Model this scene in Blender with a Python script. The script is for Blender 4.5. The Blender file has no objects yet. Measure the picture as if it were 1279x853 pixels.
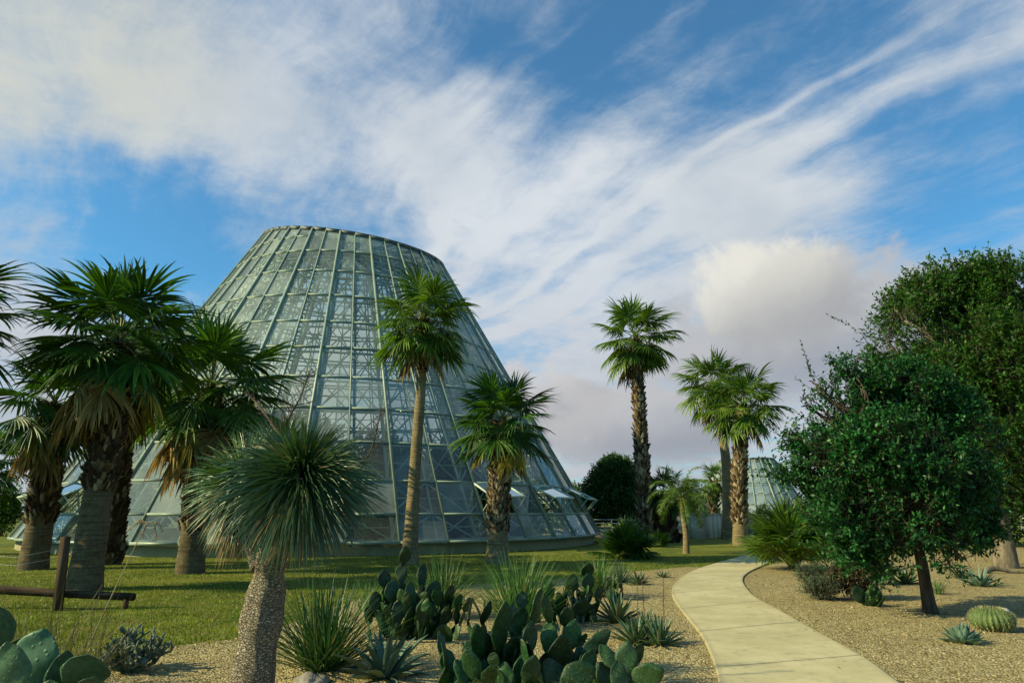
import bpy, math, random
import numpy as np
from mathutils import Vector, Matrix, noise, geometry

random.seed(7); rng = np.random.default_rng(7)
PI = math.pi; R = math.radians
scene = bpy.context.scene
C = scene.collection

# ------------------------------------------------------------------ camera
CAM_H = 1.6; TILT = R(14.0); FPX = 24.0/36.0*1279
cam_d = bpy.data.cameras.new("camera"); cam = bpy.data.objects.new("camera", cam_d); C.objects.link(cam)
cam_d.lens = 24; cam_d.sensor_width = 36; cam_d.clip_start = 0.05; cam_d.clip_end = 4000
cam.location = (0, 0, CAM_H); cam.rotation_euler = (R(90)+TILT, 0, 0)
scene.camera = cam

def ray(px, py):
    x = (px-639.5)/FPX; u = (426.5-py)/FPX
    return Vector((x, math.cos(TILT)-math.sin(TILT)*u, math.sin(TILT)+math.cos(TILT)*u))
def G(px, py, z=0.0):
    d = ray(px, py); t = (z-CAM_H)/d.z
    return Vector((d.x*t, d.y*t, z))
def P(px, py, Y):
    d = ray(px, py); t = Y/d.y
    return Vector((d.x*t, Y, CAM_H+d.z*t))

# ------------------------------------------------------------------ node helpers
class NT:
    def __init__(s, nt): s.nt = nt
    def n(s, t, **kw):
        nd = s.nt.nodes.new(t)
        for k, v in kw.items(): setattr(nd, k, v)
        return nd
    def link(s, a, b): s.nt.links.new(a, b)
    def put(s, inp, v):
        if hasattr(v, 'links') or isinstance(v, bpy.types.NodeSocket): s.link(v, inp)
        else: inp.default_value = v
    def m(s, op, a, b=0.0, c=0.0, clamp=False):
        nd = s.n('ShaderNodeMath', operation=op, use_clamp=clamp)
        s.put(nd.inputs[0], a); s.put(nd.inputs[1], b)
        if op in ('MULTIPLY_ADD', 'SMOOTH_MIN', 'WRAP'): s.put(nd.inputs[2], c)
        return nd.outputs[0]
    def vm(s, op, a, b=None):
        nd = s.n('ShaderNodeVectorMath', operation=op)
        s.put(nd.inputs[0], a)
        if b is not None: s.put(nd.inputs[1], b)
        return nd.outputs[1] if op in ('DOT_PRODUCT', 'LENGTH') else nd.outputs[0]
    def mr(s, v, a, b, c=0.0, d=1.0, smooth=True):
        nd = s.n('ShaderNodeMapRange', interpolation_type='SMOOTHSTEP' if smooth else 'LINEAR')
        s.put(nd.inputs[0], v)
        for i, x in enumerate((a, b, c, d)): s.put(nd.inputs[i+1], x)
        return nd.outputs[0]
    def noise(s, vec, scale, detail=4, rough=.55, dist=0.0, out=0):
        nd = s.n('ShaderNodeTexNoise')
        if vec is not None: s.link(vec, nd.inputs['Vector'])
        nd.inputs['Scale'].default_value = scale; nd.inputs['Detail'].default_value = detail
        nd.inputs['Roughness'].default_value = rough; nd.inputs['Distortion'].default_value = dist
        return nd.outputs[out]
    def vor(s, vec, scale, out=0, feature='F1'):
        nd = s.n('ShaderNodeTexVoronoi', feature=feature)
        if vec is not None: s.link(vec, nd.inputs['Vector'])
        nd.inputs['Scale'].default_value = scale
        return nd.outputs[out]
    def mix(s, f, a, b, mode='MIX'):
        nd = s.n('ShaderNodeMix', data_type='RGBA', blend_type=mode)
        s.put(nd.inputs[0], f)
        for i, v in ((6, a), (7, b)):
            if isinstance(v, tuple) and len(v) == 3: v = v+(1,)
            s.put(nd.inputs[i], v)
        return nd.outputs[2]
    def ramp(s, f, stops):
        nd = s.n('ShaderNodeValToRGB'); s.link(f, nd.inputs[0])
        cr = nd.color_ramp
        while len(cr.elements) < len(stops): cr.elements.new(.5)
        for e, (p, c) in zip(cr.elements, stops):
            e.position = p; e.color = tuple(c)+(1,) if len(c) == 3 else c
        return nd.outputs[0]
    def comb(s, x, y, z):
        nd = s.n('ShaderNodeCombineXYZ')
        for i, v in enumerate((x, y, z)): s.put(nd.inputs[i], v)
        return nd.outputs[0]
    def scl(s, v, k):
        nd = s.n('ShaderNodeVectorMath', operation='MULTIPLY'); s.link(v, nd.inputs[0]); nd.inputs[1].default_value = k
        return nd.outputs[0]

def newmat(name):
    mt = bpy.data.materials.new(name); mt.use_nodes = True
    nt = mt.node_tree; nt.nodes.clear()
    h = NT(nt); out = h.n('ShaderNodeOutputMaterial')
    return mt, h, out
def princ(h, col, rough=.6, spec=.4, metal=0.0, normal=None):
    b = h.n('ShaderNodeBsdfPrincipled')
    h.put(b.inputs['Base Color'], col+(1,) if isinstance(col, tuple) and len(col) == 3 else col)
    h.put(b.inputs['Roughness'], rough); b.inputs['Specular IOR Level'].default_value = spec
    b.inputs['Metallic'].default_value = metal
    if normal is not None: h.link(normal, b.inputs['Normal'])
    return b
def bump(h, height, strength=.5, dist=.02, normal=None):
    b = h.n('ShaderNodeBump'); h.link(height, b.inputs['Height'])
    b.inputs['Strength'].default_value = strength; b.inputs['Distance'].default_value = dist
    if normal is not None: h.link(normal, b.inputs['Normal'])
    return b.outputs[0]
def geo_pos(h): return h.n('ShaderNodeNewGeometry').outputs['Position']
def obj_co(h): return h.n('ShaderNodeTexCoord').outputs['Object']

def leaf_mat(name, c1, c2, c3=None, trans=.25, rough=.45, spec=.35, tc=None, obvar=.25):
    """c1..c2 varies per leaf, c3 for a few discoloured leaves"""
    mt, h, out = newmat(name)
    g = h.n('ShaderNodeNewGeometry'); r = g.outputs['Random Per Island']
    oi = h.n('ShaderNodeObjectInfo').outputs['Random']
    stops = [(0.0, c1), (.85, c2)]
    if c3: stops += [(.9, c2), (.97, c3)]
    col = h.ramp(r, stops)
    nz = h.noise(g.outputs['Position'], 1.7, 2)
    k = h.m('MULTIPLY', h.mr(nz, .3, .7, .7, 1.3), h.mr(oi, 0, 1, 1-obvar, 1+obvar, False))
    col2 = h.mix(1.0, col, h.comb(k, k, k), 'MULTIPLY')
    b = princ(h, col2, rough, spec)
    if trans > 0:
        t = h.n('ShaderNodeBsdfTranslucent'); h.link(h.mix(1.0, col2, tc or (1.3, 1.5, .5), 'MULTIPLY'), t.inputs[0])
        mx = h.n('ShaderNodeMixShader'); mx.inputs[0].default_value = trans
        h.link(b.outputs[0], mx.inputs[1]); h.link(t.outputs[0], mx.inputs[2])
        h.link(mx.outputs[0], out.inputs[0])
    else: h.link(b.outputs[0], out.inputs[0])
    return mt
def simple_mat(name, c1, c2, scale=5, rough=.7, spec=.3, bstr=.4, bdist=.01, bscale=None, stretch=(1, 1, 1), metal=0, detail=5, world=False):
    mt, h, out = newmat(name)
    co = h.scl(geo_pos(h) if world else obj_co(h), stretch)
    nz = h.noise(co, scale, detail, .6)
    col = h.mix(h.mr(nz, .3, .7), c1, c2)
    nrm = bump(h, h.noise(co, bscale or scale*4, 4, .65), bstr, bdist) if bstr else None
    b = princ(h, col, rough, spec, metal, nrm); h.link(b.outputs[0], out.inputs[0])
    return mt

M = {}
M['palm_leaf'] = leaf_mat('palm_leaf', (.018, .058, .006), (.055, .125, .013), trans=.22, rough=.42, spec=.4)
M['palm_leaf_light'] = leaf_mat('palm_leaf_light', (.04, .095, .008), (.12, .19, .022), trans=.28, rough=.42, spec=.4)
M['dead_leaf'] = leaf_mat('dead_leaf', (.16, .10, .03), (.34, .25, .09), trans=.15, rough=.7, spec=.2, tc=(1.2, 1, .6))
M['yellow_leaf'] = leaf_mat('yellow_leaf', (.28, .24, .035), (.42, .36, .08), trans=.25, rough=.6, spec=.2, tc=(1.2, 1.1, .5))
M['petiole'] = simple_mat('petiole', (.10, .14, .03), (.19, .2, .06), 3, .5, .4, .2)
M['dead_petiole'] = simple_mat('dead_petiole', (.14, .09, .04), (.27, .2, .1), 3, .8, .2, .2)
def palm_trunk_mat(nm='palm_bark', kk=.55):
    mt, h, out = newmat(nm)
    co = obj_co(h)
    rings = h.noise(h.scl(co, (1.5, 1.5, 26)), 1.0, 5, .6, .4)
    fib = h.noise(h.scl(co, (14, 14, 9)), 1.0, 7, .75, .5)
    big = h.noise(co, 1.6, 4)
    c = h.mix(h.mr(fib, .35, .7), (.16, .12, .06), (.30, .23, .12))
    c = h.mix(h.mr(rings, .45, .62, 0, .6), c, (.07, .048, .025))
    c = h.mix(h.mr(big, .45, .75, 0, .5), c, (.27, .23, .14))
    c = h.mix(1.0, c, (kk, kk, kk), 'MULTIPLY')
    nrm = bump(h, rings, .5, .04); nrm = bump(h, fib, .5, .012, nrm)
    b = princ(h, c, .85, .15, 0, nrm); h.link(b.outputs[0], out.inputs[0]); return mt
M['palm_bark'] = palm_trunk_mat(); M['palm_bark_pale'] = palm_trunk_mat('palm_bark_pale', 1.05)  # crown shade is put into the near trunks' darker copy of the bark
def boot_mat(nm='leaf_base_boots', st=None):
    mt, h, out = newmat(nm)
    g = h.n('ShaderNodeNewGeometry')
    c = h.ramp(g.outputs['Random Per Island'], st or [(0, (.025, .014, .008)), (.55, (.06, .035, .02)), (.85, (.14, .095, .045)), (1, (.38, .3, .17))])
    fib = h.noise(h.scl(obj_co(h), (18, 18, 5)), 1.0, 4)
    c = h.mix(h.mr(fib, .4, .8, 0, .5), c, (.03, .018, .01))
    b = princ(h, c, .9, .1, 0, bump(h, fib, .5, .01)); h.link(b.outputs[0], out.inputs[0]); return mt
M['boots'] = boot_mat()
M['boots_pale'] = boot_mat('flecked_boots', [(0, (.03, .018, .01)), (.35, (.09, .055, .03)), (.6, (.2, .14, .075)), (1, (.5, .41, .25))])
M['boot_core'] = simple_mat('fibre_core', (.02, .012, .008), (.05, .03, .018), 6, .95, .05, .6, .02)
M['bark'] = simple_mat('tree_bark', (.08, .065, .045), (.22, .18, .125), 3, .9, .15, .8, .02, 9, (3, 3, .8))
M['bark_dark'] = simple_mat('dark_bark', (.04, .028, .018), (.11, .08, .055), 3, .9, .15, .8, .015, 12, (3, 3, .8))
def yucca_bark():
    mt, h, out = newmat('yucca_bark'); co = obj_co(h)
    w = h.noise(co, 6, 3, .6, 0, 1)
    v = h.vor(h.vm('ADD', h.scl(co, (1, 1, 1.8)), h.scl(w, (.12, .12, .12))), 30, 0, 'DISTANCE_TO_EDGE')
    n2 = h.noise(co, 40, 4, .7); n3 = h.noise(co, 3, 3)
    f = h.m('MULTIPLY', h.mr(v, 0, .16), h.mr(n2, .3, .6, .5, 1))
    c = h.mix(f, (.15, .12, .08), (.5, .43, .31))
    c = h.mix(h.mr(n3, .5, .7, 0, .5), c, (.2, .14, .085))
    nrm = bump(h, f, 1.0, .03); b = princ(h, c, .95, .1, 0, nrm); h.link(b.outputs[0], out.inputs[0]); return mt
M['yucca_bark'] = yucca_bark()
M['yucca_leaf'] = leaf_mat('yucca_leaf', (.026, .078, .020), (.11, .19, .065), (.25, .2, .1), trans=.1, rough=.38, spec=.55)
M['yucca_dead'] = leaf_mat('yucca_dead_leaf', (.13, .085, .04), (.28, .2, .1), trans=.1, rough=.8, spec=.1)
M['agave_blue'] = leaf_mat('agave_blue', (.065, .125, .085), (.14, .21, .15), trans=.05, rough=.5, spec=.35)
M['agave_green'] = leaf_mat('agave_green', (.045, .095, .045), (.10, .17, .08), (.22, .2, .08), trans=.08, rough=.45, spec=.4)
M['sotol'] = leaf_mat('sotol_leaf', (.02, .06, .018), (.06, .13, .035), (.22, .19, .08), trans=.15, rough=.4, spec=.45)
M['beargrass'] = leaf_mat('beargrass_leaf', (.05, .13, .03), (.14, .26, .07), (.3, .26, .1), trans=.18, rough=.45, spec=.35)
M['dry_grass'] = leaf_mat('dry_grass', (.10, .09, .04), (.24, .2, .1), trans=.2, rough=.7, spec=.2)
M['lawn_blade'] = leaf_mat('lawn_blade', (.075, .125, .012), (.19, .22, .03), (.32, .27, .1), trans=.3, rough=.5, spec=.25, tc=(1.4, 1.4, .4))
M['shrub_grey'] = leaf_mat('shrub_grey_leaf', (.05, .085, .045), (.12, .17, .10), trans=.15, rough=.6, spec=.2)
M['shrub_brown'] = leaf_mat('shrub_brown_leaf', (.035, .03, .015), (.12, .09, .05), (.05, .09, .02), trans=.1, rough=.6, spec=.2)
M['shrub_yellow'] = leaf_mat('shrub_yellow_leaf', (.12, .14, .02), (.26, .24, .05), trans=.2, rough=.6, spec=.2)
M['tree_glossy'] = leaf_mat('glossy_leaf', (.006, .042, .010), (.022, .11, .022), (.05, .13, .03), trans=.18, rough=.5, spec=.3)
M['tree_mesq'] = leaf_mat('feathery_leaf', (.022, .085, .010), (.068, .175, .02), (.12, .12, .03), trans=.3, rough=.5, spec=.3)
M['tree_far'] = leaf_mat('dark_leaf', (.02, .06, .01), (.055, .12, .022), trans=.15, rough=.55, spec=.25)
M['tree_bright'] = leaf_mat('bright_leaf', (.04, .09, .012), (.09, .16, .025), trans=.25, rough=.55, spec=.25)
M['stem_dead'] = simple_mat('dead_stalk', (.06, .04, .03), (.15, .11, .08), 8, .9, .1, .4, .004)
M['stem_pale'] = simple_mat('pale_stalk', (.24, .18, .10), (.42, .33, .2), 8, .8, .15, .3, .003)
def pad_mat(name, c1, c2):
    mt, h, out = newmat(name); co = obj_co(h)
    d = h.vor(h.scl(co, (1, .6, 1)), 11); n = h.noise(co, 9, 4)
    oi = h.n('ShaderNodeObjectInfo').outputs['Random']
    c = h.mix(h.mr(n, .3, .7), c1, c2)
    k = h.mr(oi, 0, 1, .4, 1.25, False); c = h.mix(1.0, c, h.comb(k, k, k), 'MULTIPLY')
    c = h.mix(h.mr(d, .09, .17, .85, 0), c, (.22, .17, .08))
    c = h.mix(h.mr(h.noise(co, 7, 5, .7), .58, .7, 0, .65), c, (.14, .13, .05))
    c = h.mix(h.mr(h.noise(geo_pos(h), 3, 4, .6), .45, .7, 0, .5), c, (.05, .075, .03))
    nrm = bump(h, h.mr(d, .05, .35, 1, 0), .35, .012)
    b = princ(h, c, .5, .35, 0, nrm); h.link(b.outputs[0], out.inputs[0]); return mt
M['pad'] = pad_mat('cactus_pad', (.007, .034, .008), (.028, .09, .017))
M['pad_blue'] = pad_mat('cactus_pad_blue', (.032, .09, .042), (.065, .145, .07))
M['pad_old'] = simple_mat('cactus_old_stem', (.12, .11, .06), (.27, .24, .14), 8, .8, .2, .5, .01)
M['cholla'] = simple_mat('cholla_stem', (.07, .10, .06), (.2, .23, .16), 12, .7, .2, 1.0, .01, 45)
M['barrel'] = simple_mat('barrel_skin', (.05, .085, .025), (.11, .16, .045), 8, .6, .3, .3, .01)
M['spine'] = simple_mat('barrel_spines', (.4, .36, .16), (.55, .5, .26), 8, .6, .3, 0)
M['rock'] = simple_mat('rock', (.16, .14, .11), (.34, .31, .26), 4, .9, .2, .8, .02, 14)
M['wood'] = simple_mat('weathered_wood', (.02, .013, .008), (.09, .06, .036), 3, .9, .1, .8, .012, 10, (.35, 4, 4))
M['wood_post'] = simple_mat('weathered_post', (.04, .024, .014), (.11, .07, .04), 3, .9, .1, .8, .012, 10, (4, 4, .35))
M['wire'] = simple_mat('wire', (.25, .25, .22), (.35, .34, .3), 8, .5, .5, 0, metal=.6)
M['marker'] = simple_mat('marker_metal', (.08, .08, .08), (.16, .16, .16), 8, .5, .5, 0, metal=.4)

def concrete(name, c1, c2, joints=False, stain=(.2, .18, .13)):
    mt, h, out = newmat(name); co = geo_pos(h)
    n1 = h.noise(co, .9, 5, .6); n2 = h.noise(co, 6, 5, .65); n3 = h.noise(co, 90, 3, .6)
    c = h.mix(h.mr(n1, .35, .7), c1, c2)
    c = h.mix(h.mr(n2, .5, .72, 0, .42), c, stain)
    k = h.mr(n3, .3, .7, .85, 1.12); c = h.mix(1.0, c, h.comb(k, k, k), 'MULTIPLY')
    spots = h.vor(co, 7); c = h.mix(h.mr(spots, .035, .06, .55, 0), c, (.1, .08, .05))
    nrm = bump(h, n3, .3, .004)
    if joints:
        uv = h.n('ShaderNodeUVMap', uv_map='UVMap').outputs[0]
        sx = h.n('ShaderNodeSeparateXYZ'); h.link(uv, sx.inputs[0])
        fr = h.m('FRACT', h.m('DIVIDE', sx.outputs[1], 2.35))
        wob = h.m('ADD', fr, h.m('MULTIPLY', h.m('SUBTRACT', n2, .5), .006))
        dj = h.m('ABSOLUTE', h.m('SUBTRACT', wob, .5))
        j = h.mr(dj, .0, .010, 1, 0)
        c = h.mix(h.m('MULTIPLY', j, .9), c, (.10, .085, .05))
        halo = h.mr(dj, 0, .06, .3, 0); c = h.mix(h.m('MULTIPLY', halo, h.mr(n2, .3, .7)), c, (.16, .14, .09))
        ed = h.m('ABSOLUTE', h.m('SUBTRACT', sx.outputs[0], .5))
        c = h.mix(h.mr(ed, .44, .5, 0, .35), c, (.2, .17, .09))
        nrm = bump(h, h.m('SUBTRACT', 1, j), .6, .01, nrm)
    b = princ(h, c, .85, .25, 0, nrm); h.link(b.outputs[0], out.inputs[0]); return mt
M['path'] = concrete('path_concrete', (.42, .37, .20), (.53, .47, .27), True)
M['kerb'] = concrete('kerb_concrete', (.26, .225, .12), (.34, .30, .17), stain=(.16, .145, .08))
M['wall'] = concrete('wall_concrete', (.42, .37, .26), (.52, .46, .33), stain=(.26, .22, .15))
M['white'] = concrete('white_render', (.62, .6, .5), (.72, .7, .6), stain=(.5, .48, .4))

def gravel_mat():
    mt, h, out = newmat('gravel'); co = geo_pos(h)
    v = h.n('ShaderNodeTexVoronoi'); h.link(co, v.inputs['Vector']); v.inputs['Scale'].default_value = 42
    v2 = h.n('ShaderNodeTexVoronoi'); h.link(co, v2.inputs['Vector']); v2.inputs['Scale'].default_value = 17
    sx = h.n('ShaderNodeSeparateColor'); h.link(v.outputs['Color'], sx.inputs[0])
    s2 = h.n('ShaderNodeSeparateColor'); h.link(v2.outputs['Color'], s2.inputs[0])
    c = h.ramp(sx.outputs[0], [(0, (.16, .12, .04)), (.35, (.32, .25, .10)), (.7, (.44, .36, .16)), (1, (.62, .54, .32))])
    c = h.mix(h.mr(s2.outputs[0], .7, .9, 0, .45), c, (.16, .12, .05))
    c = h.mix(h.mr(h.noise(co, .8, 5, .6), .45, .7, 0, .4), c, (.2, .16, .07))
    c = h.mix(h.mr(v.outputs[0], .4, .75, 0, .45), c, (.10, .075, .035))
    hgt = h.m('SUBTRACT', 1, v.outputs[0])
    hgt = h.m('ADD', hgt, h.m('MULTIPLY', h.noise(co, 7, 4), 1.2))
    nrm = bump(h, hgt, .8, .022)
    b = princ(h, c, .9, .15, 0, nrm); h.link(b.outputs[0], out.inputs[0]); return mt
M['gravel'] = gravel_mat()
def lawn_mat():
    mt, h, out = newmat('lawn'); co = geo_pos(h)
    n1 = h.noise(co, .35, 5, .6, .5); n2 = h.noise(h.scl(co, (1, 2.2, 1)), 2.2, 6, .7); n3 = h.noise(co, 38, 4, .75)
    c = h.mix(h.mr(n1, .38, .62), (.065, .125, .010), (.18, .21, .022))
    c = h.mix(h.mr(n2, .44, .62, 0, .85), c, (.25, .205, .06))
    k = h.mr(n3, .25, .75, .5, 1.5); c = h.mix(1.0, c, h.comb(k, k, k), 'MULTIPLY')
    nrm = bump(h, n3, .9, .05); nrm = bump(h, n2, .5, .25, nrm)
    b = princ(h, c, .9, .1, 0, nrm); h.link(b.outputs[0], out.inputs[0]); return mt
M['lawn'] = lawn_mat()

M['frame'] = simple_mat('painted_steel', (.2, .26, .19), (.28, .34, .26), 2, .45, .45, .1, .003)
M['truss'] = simple_mat('truss_steel', (.42, .51, .39), (.54, .62, .5), 2, .5, .4, 0)
M['fascia'] = simple_mat('dark_fascia', (.05, .065, .055), (.08, .1, .085), 2, .5, .4, 0)
def glass_mat(name, dusty=.16, tint=(.91, .96, .91)):
    mt, h, out = newmat(name); g = h.n('ShaderNodeNewGeometry')
    tr = h.n('ShaderNodeBsdfTransparent'); tr.inputs[0].default_value = tint+(1,)
    gl = h.n('ShaderNodeBsdfGlossy'); gl.inputs['Roughness'].default_value = .04; gl.inputs[0].default_value = (.85, .93, .9, 1)
    nz = h.noise(g.outputs['Position'], .8, 3)
    nrm = bump(h, nz, .08, .05); h.link(nrm, gl.inputs['Normal'])
    df = h.n('ShaderNodeBsdfDiffuse'); df.inputs[0].default_value = (.76, .83, .72, 1)
    tl = h.n('ShaderNodeBsdfTranslucent'); tl.inputs[0].default_value = (.76, .83, .72, 1)
    dt = h.n('ShaderNodeMixShader'); dt.inputs[0].default_value = .45; h.link(df.outputs[0], dt.inputs[1]); h.link(tl.outputs[0], dt.inputs[2])
    lw = h.n('ShaderNodeFresnel'); lw.inputs[0].default_value = 1.55
    fr = h.m('MINIMUM', h.m('MULTIPLY_ADD', lw.outputs[0], .85, .0), .8)
    m1 = h.n('ShaderNodeMixShader'); dn = h.noise(g.outputs['Position'], .5, 5, .6)
    pr = h.mr(g.outputs['Random Per Island'], 0, 1, .5, 1.6, False)
    h.link(h.m('MULTIPLY', h.mr(dn, .3, .7, dusty*.6, dusty*1.4), pr), m1.inputs[0])
    h.link(tr.outputs[0], m1.inputs[1]); h.link(dt.outputs[0], m1.inputs[2])
    m2 = h.n('ShaderNodeMixShader'); h.link(fr, m2.inputs[0]); h.link(m1.outputs[0], m2.inputs[1]); h.link(gl.outputs[0], m2.inputs[2])
    h.link(m2.outputs[0], out.inputs[0]); return mt
M['glass'] = glass_mat('greenhouse_glass', .27)
M['glass_far'] = glass_mat('far_greenhouse_glass', .4, (.6, .75, .75))
M['pane_shade'] = simple_mat('window_glass', (.03, .04, .04), (.05, .06, .06), 2, .1, .6, 0)  # even dark glass for the building's windows

# ------------------------------------------------------------------ mesh helpers
def qmesh(name, V, Q, mats, mi=None, smooth=False):
    V = np.asarray(V, dtype=np.float32).reshape(-1, 3); Q = np.asarray(Q, dtype=np.int32)
    me = bpy.data.meshes.new(name); n = len(Q); k = Q.shape[1]
    me.vertices.add(len(V)); me.vertices.foreach_set('co', V.ravel())
    me.loops.add(n*k); me.loops.foreach_set('vertex_index', Q.ravel())
    me.polygons.add(n)
    me.polygons.foreach_set('loop_start', np.arange(0, n*k, k, dtype=np.int32))
    me.polygons.foreach_set('loop_total', np.full(n, k, dtype=np.int32))
    for m_ in mats: me.materials.append(m_)
    if mi is not None: me.polygons.foreach_set('material_index', np.asarray(mi, dtype=np.int32))
    if smooth: me.polygons.foreach_set('use_smooth', np.ones(n, dtype=bool))
    me.update(calc_edges=True); me.validate(); return me

class MB:
    """collects quads (numpy) with a material index"""
    def __init__(s): s.V = []; s.Q = []; s.M = []; s.n = 0
    def add(s, V, Q, mi=0):
        V = np.asarray(V, float).reshape(-1, 3); Q = np.asarray(Q, int).reshape(-1, 4)
        s.V.append(V); s.Q.append(Q+s.n); s.M.append(np.full(len(Q), mi)); s.n += len(V)
    def mesh(s, name, mats, smooth=False):
        return qmesh(name, np.concatenate(s.V), np.concatenate(s.Q), mats, np.concatenate(s.M), smooth)
    def build(s, name, mats, parent=None, smooth=False):
        return obj(name, s.mesh(name, mats, smooth), parent)
    def box(s, a, b, mi=0):
        (x0, y0, z0), (x1, y1, z1) = a, b
        V = [(x0, y0, z0), (x1, y0, z0), (x1, y1, z0), (x0, y1, z0), (x0, y0, z1), (x1, y0, z1), (x1, y1, z1), (x0, y1, z1)]
        s.add(V, [(0, 3, 2, 1), (4, 5, 6, 7), (0, 1, 5, 4), (1, 2, 6, 5), (2, 3, 7, 6), (3, 0, 4, 7)], mi)
    def beam(s, p, q, w, d, up=None, mi=0):
        """box beam from p to q, w wide (across up), d deep (along up)"""
        p = Vector(p); q = Vector(q); t = (q-p)
        if t.length < 1e-6: return
        t.normalize(); up = Vector(up) if up is not None else Vector((0, 0, 1))
        sd = t.cross(up)
        if sd.length < 1e-4: sd = t.cross(Vector((0, 1, 0)))
        sd.normalize(); u = sd.cross(t).normalized()
        V = []
        for c in (p, q):
            for a, b in ((-1, -1), (1, -1), (1, 1), (-1, 1)): V.append(c+sd*(a*w/2)+u*(b*d/2))
        s.add(np.array([tuple(v) for v in V]), [(0, 1, 2, 3), (7, 6, 5, 4), (0, 4, 5, 1), (1, 5, 6, 2), (2, 6, 7, 3), (3, 7, 4, 0)], mi)
    def tube(s, pts, rad, k=8, mi=0, cap=True, jit=0.0):
        pts = [Vector(p) for p in pts]; n = len(pts)
        if not hasattr(rad, '__len__'): rad = [rad]*n
        V = []; ref = Vector((1, 0, 0)) if abs((pts[-1]-pts[0]).normalized().x) < .9 else Vector((0, 1, 0))
        for i, p in enumerate(pts):
            t = (pts[min(i+1, n-1)]-pts[max(i-1, 0)]).normalized()
            a = (ref-t*ref.dot(t)).normalized(); b = t.cross(a)
            for j in range(k):
                an = 2*PI*j/k; r = rad[i]*(1+(jit*noise.noise(p*2.1+Vector((j*1.7, 0, 0))) if jit else 0))
                V.append(tuple(p+a*(math.cos(an)*r)+b*(math.sin(an)*r)))
        Q = []
        for i in range(n-1):
            for j in range(k):
                j2 = (j+1) % k; Q.append((i*k+j, i*k+j2, (i+1)*k+j2, (i+1)*k+j))
        if cap:
            c = len(V); V.append(tuple(pts[-1])); c2 = len(V); V.append(tuple(pts[0]))
            for j in range(0, k, 2):
                Q.append(((n-1)*k+j, (n-1)*k+(j+1) % k, (n-1)*k+(j+2) % k, c))
                Q.append(((j+2) % k, (j+1) % k, j, c2))
        s.add(V, Q, mi)

def obj(name, me, parent=None, loc=None):
    o = bpy.data.objects.new(name, me); C.objects.link(o)
    if parent is not None: o.parent = parent
    if loc is not None: o.location = loc
    return o
def tag(o, label=None, cat=None, group=None, kind=None):
    if label: o['label'] = label
    if cat: o['category'] = cat
    if group: o['group'] = group
    if kind: o['kind'] = kind
    return o
def empty(name, loc=(0, 0, 0), rz=0, label=None, cat=None, group=None):
    o = bpy.data.objects.new(name, None); C.objects.link(o); o.location = loc; o.rotation_euler = (0, 0, rz)
    o.empty_display_size = .2
    return tag(o, label, cat, group)

def norm(a): return a/np.maximum(np.linalg.norm(a, axis=-1, keepdims=True), 1e-9)
def blades(Pb, D, S, L, W, seg=4, droop=.5, prof=None, fold=.3, grav=(0, 0, -1), dpow=1.0):
    """N curved blades: base Pb, direction D, sideways S. 3 verts a section -> V-folded strip. returns V,Q"""
    N = len(Pb); Pb = np.asarray(Pb, float); D = norm(np.asarray(D, float)); S = np.asarray(S, float)
    L = np.broadcast_to(np.asarray(L, float), (N,)); W = np.broadcast_to(np.asarray(W, float), (N,))
    droop = np.broadcast_to(np.asarray(droop, float), (N,)); g = np.asarray(grav, float)
    prof = prof or [1, 1, .8, .5, .05][:seg+1]
    V = np.zeros((N, seg+1, 3, 3)); p = Pb.copy(); d = D.copy()
    for k in range(seg+1):
        s_ = norm(S-d*np.sum(S*d, 1, keepdims=True)); nrm = np.cross(d, s_)
        w = (W*prof[k]/2)[:, None]
        V[:, k, 0] = p-s_*w+nrm*(w*fold); V[:, k, 1] = p-nrm*(w*fold); V[:, k, 2] = p+s_*w+nrm*(w*fold)
        if k < seg:
            p = p+d*(L/seg)[:, None]
            f = ((k+1)/seg)**dpow
            d = norm(d+g[None]*(droop/seg*2*f)[:, None])
    idx = np.arange(N)[:, None]*((seg+1)*3); Q = []
    for k in range(seg):
        a = idx+k*3
        Q.append(np.concatenate([a, a+1, a+4, a+3], 1)); Q.append(np.concatenate([a+1, a+2, a+5, a+4], 1))
    return V.reshape(-1, 3), np.concatenate(Q)
def catmull(pts, n=6, closed=False):
    out = []; m = len(pts); rngi = range(m if closed else m-1)
    for i in rngi:
        g = lambda k: pts[(k) % m] if closed else pts[max(0, min(m-1, k))]
        p0, p1, p2, p3 = g(i-1), g(i), g(i+1), g(i+2)
        for j in range(n):
            t = j/n
            out.append(.5*((2*p1)+(-p0+p2)*t+(2*p0-5*p1+4*p2-p3)*t*t+(-p0+3*p1-3*p2+p3)*t*t*t))
    if not closed: out.append(pts[-1].copy())
    return out
def copy_tree(o, parent=None):
    c = o.copy(); C.objects.link(c); c.parent = parent
    for ch in [x for x in KIDS.get(o.name, [])]:
        copy_kid(ch, c)
    return c
KIDS = {}
def copy_kid(ch, c):
    k = ch.copy(); C.objects.link(k); k.parent = c
    for g in KIDS.get(ch.name, []): copy_kid(g, k)
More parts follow.
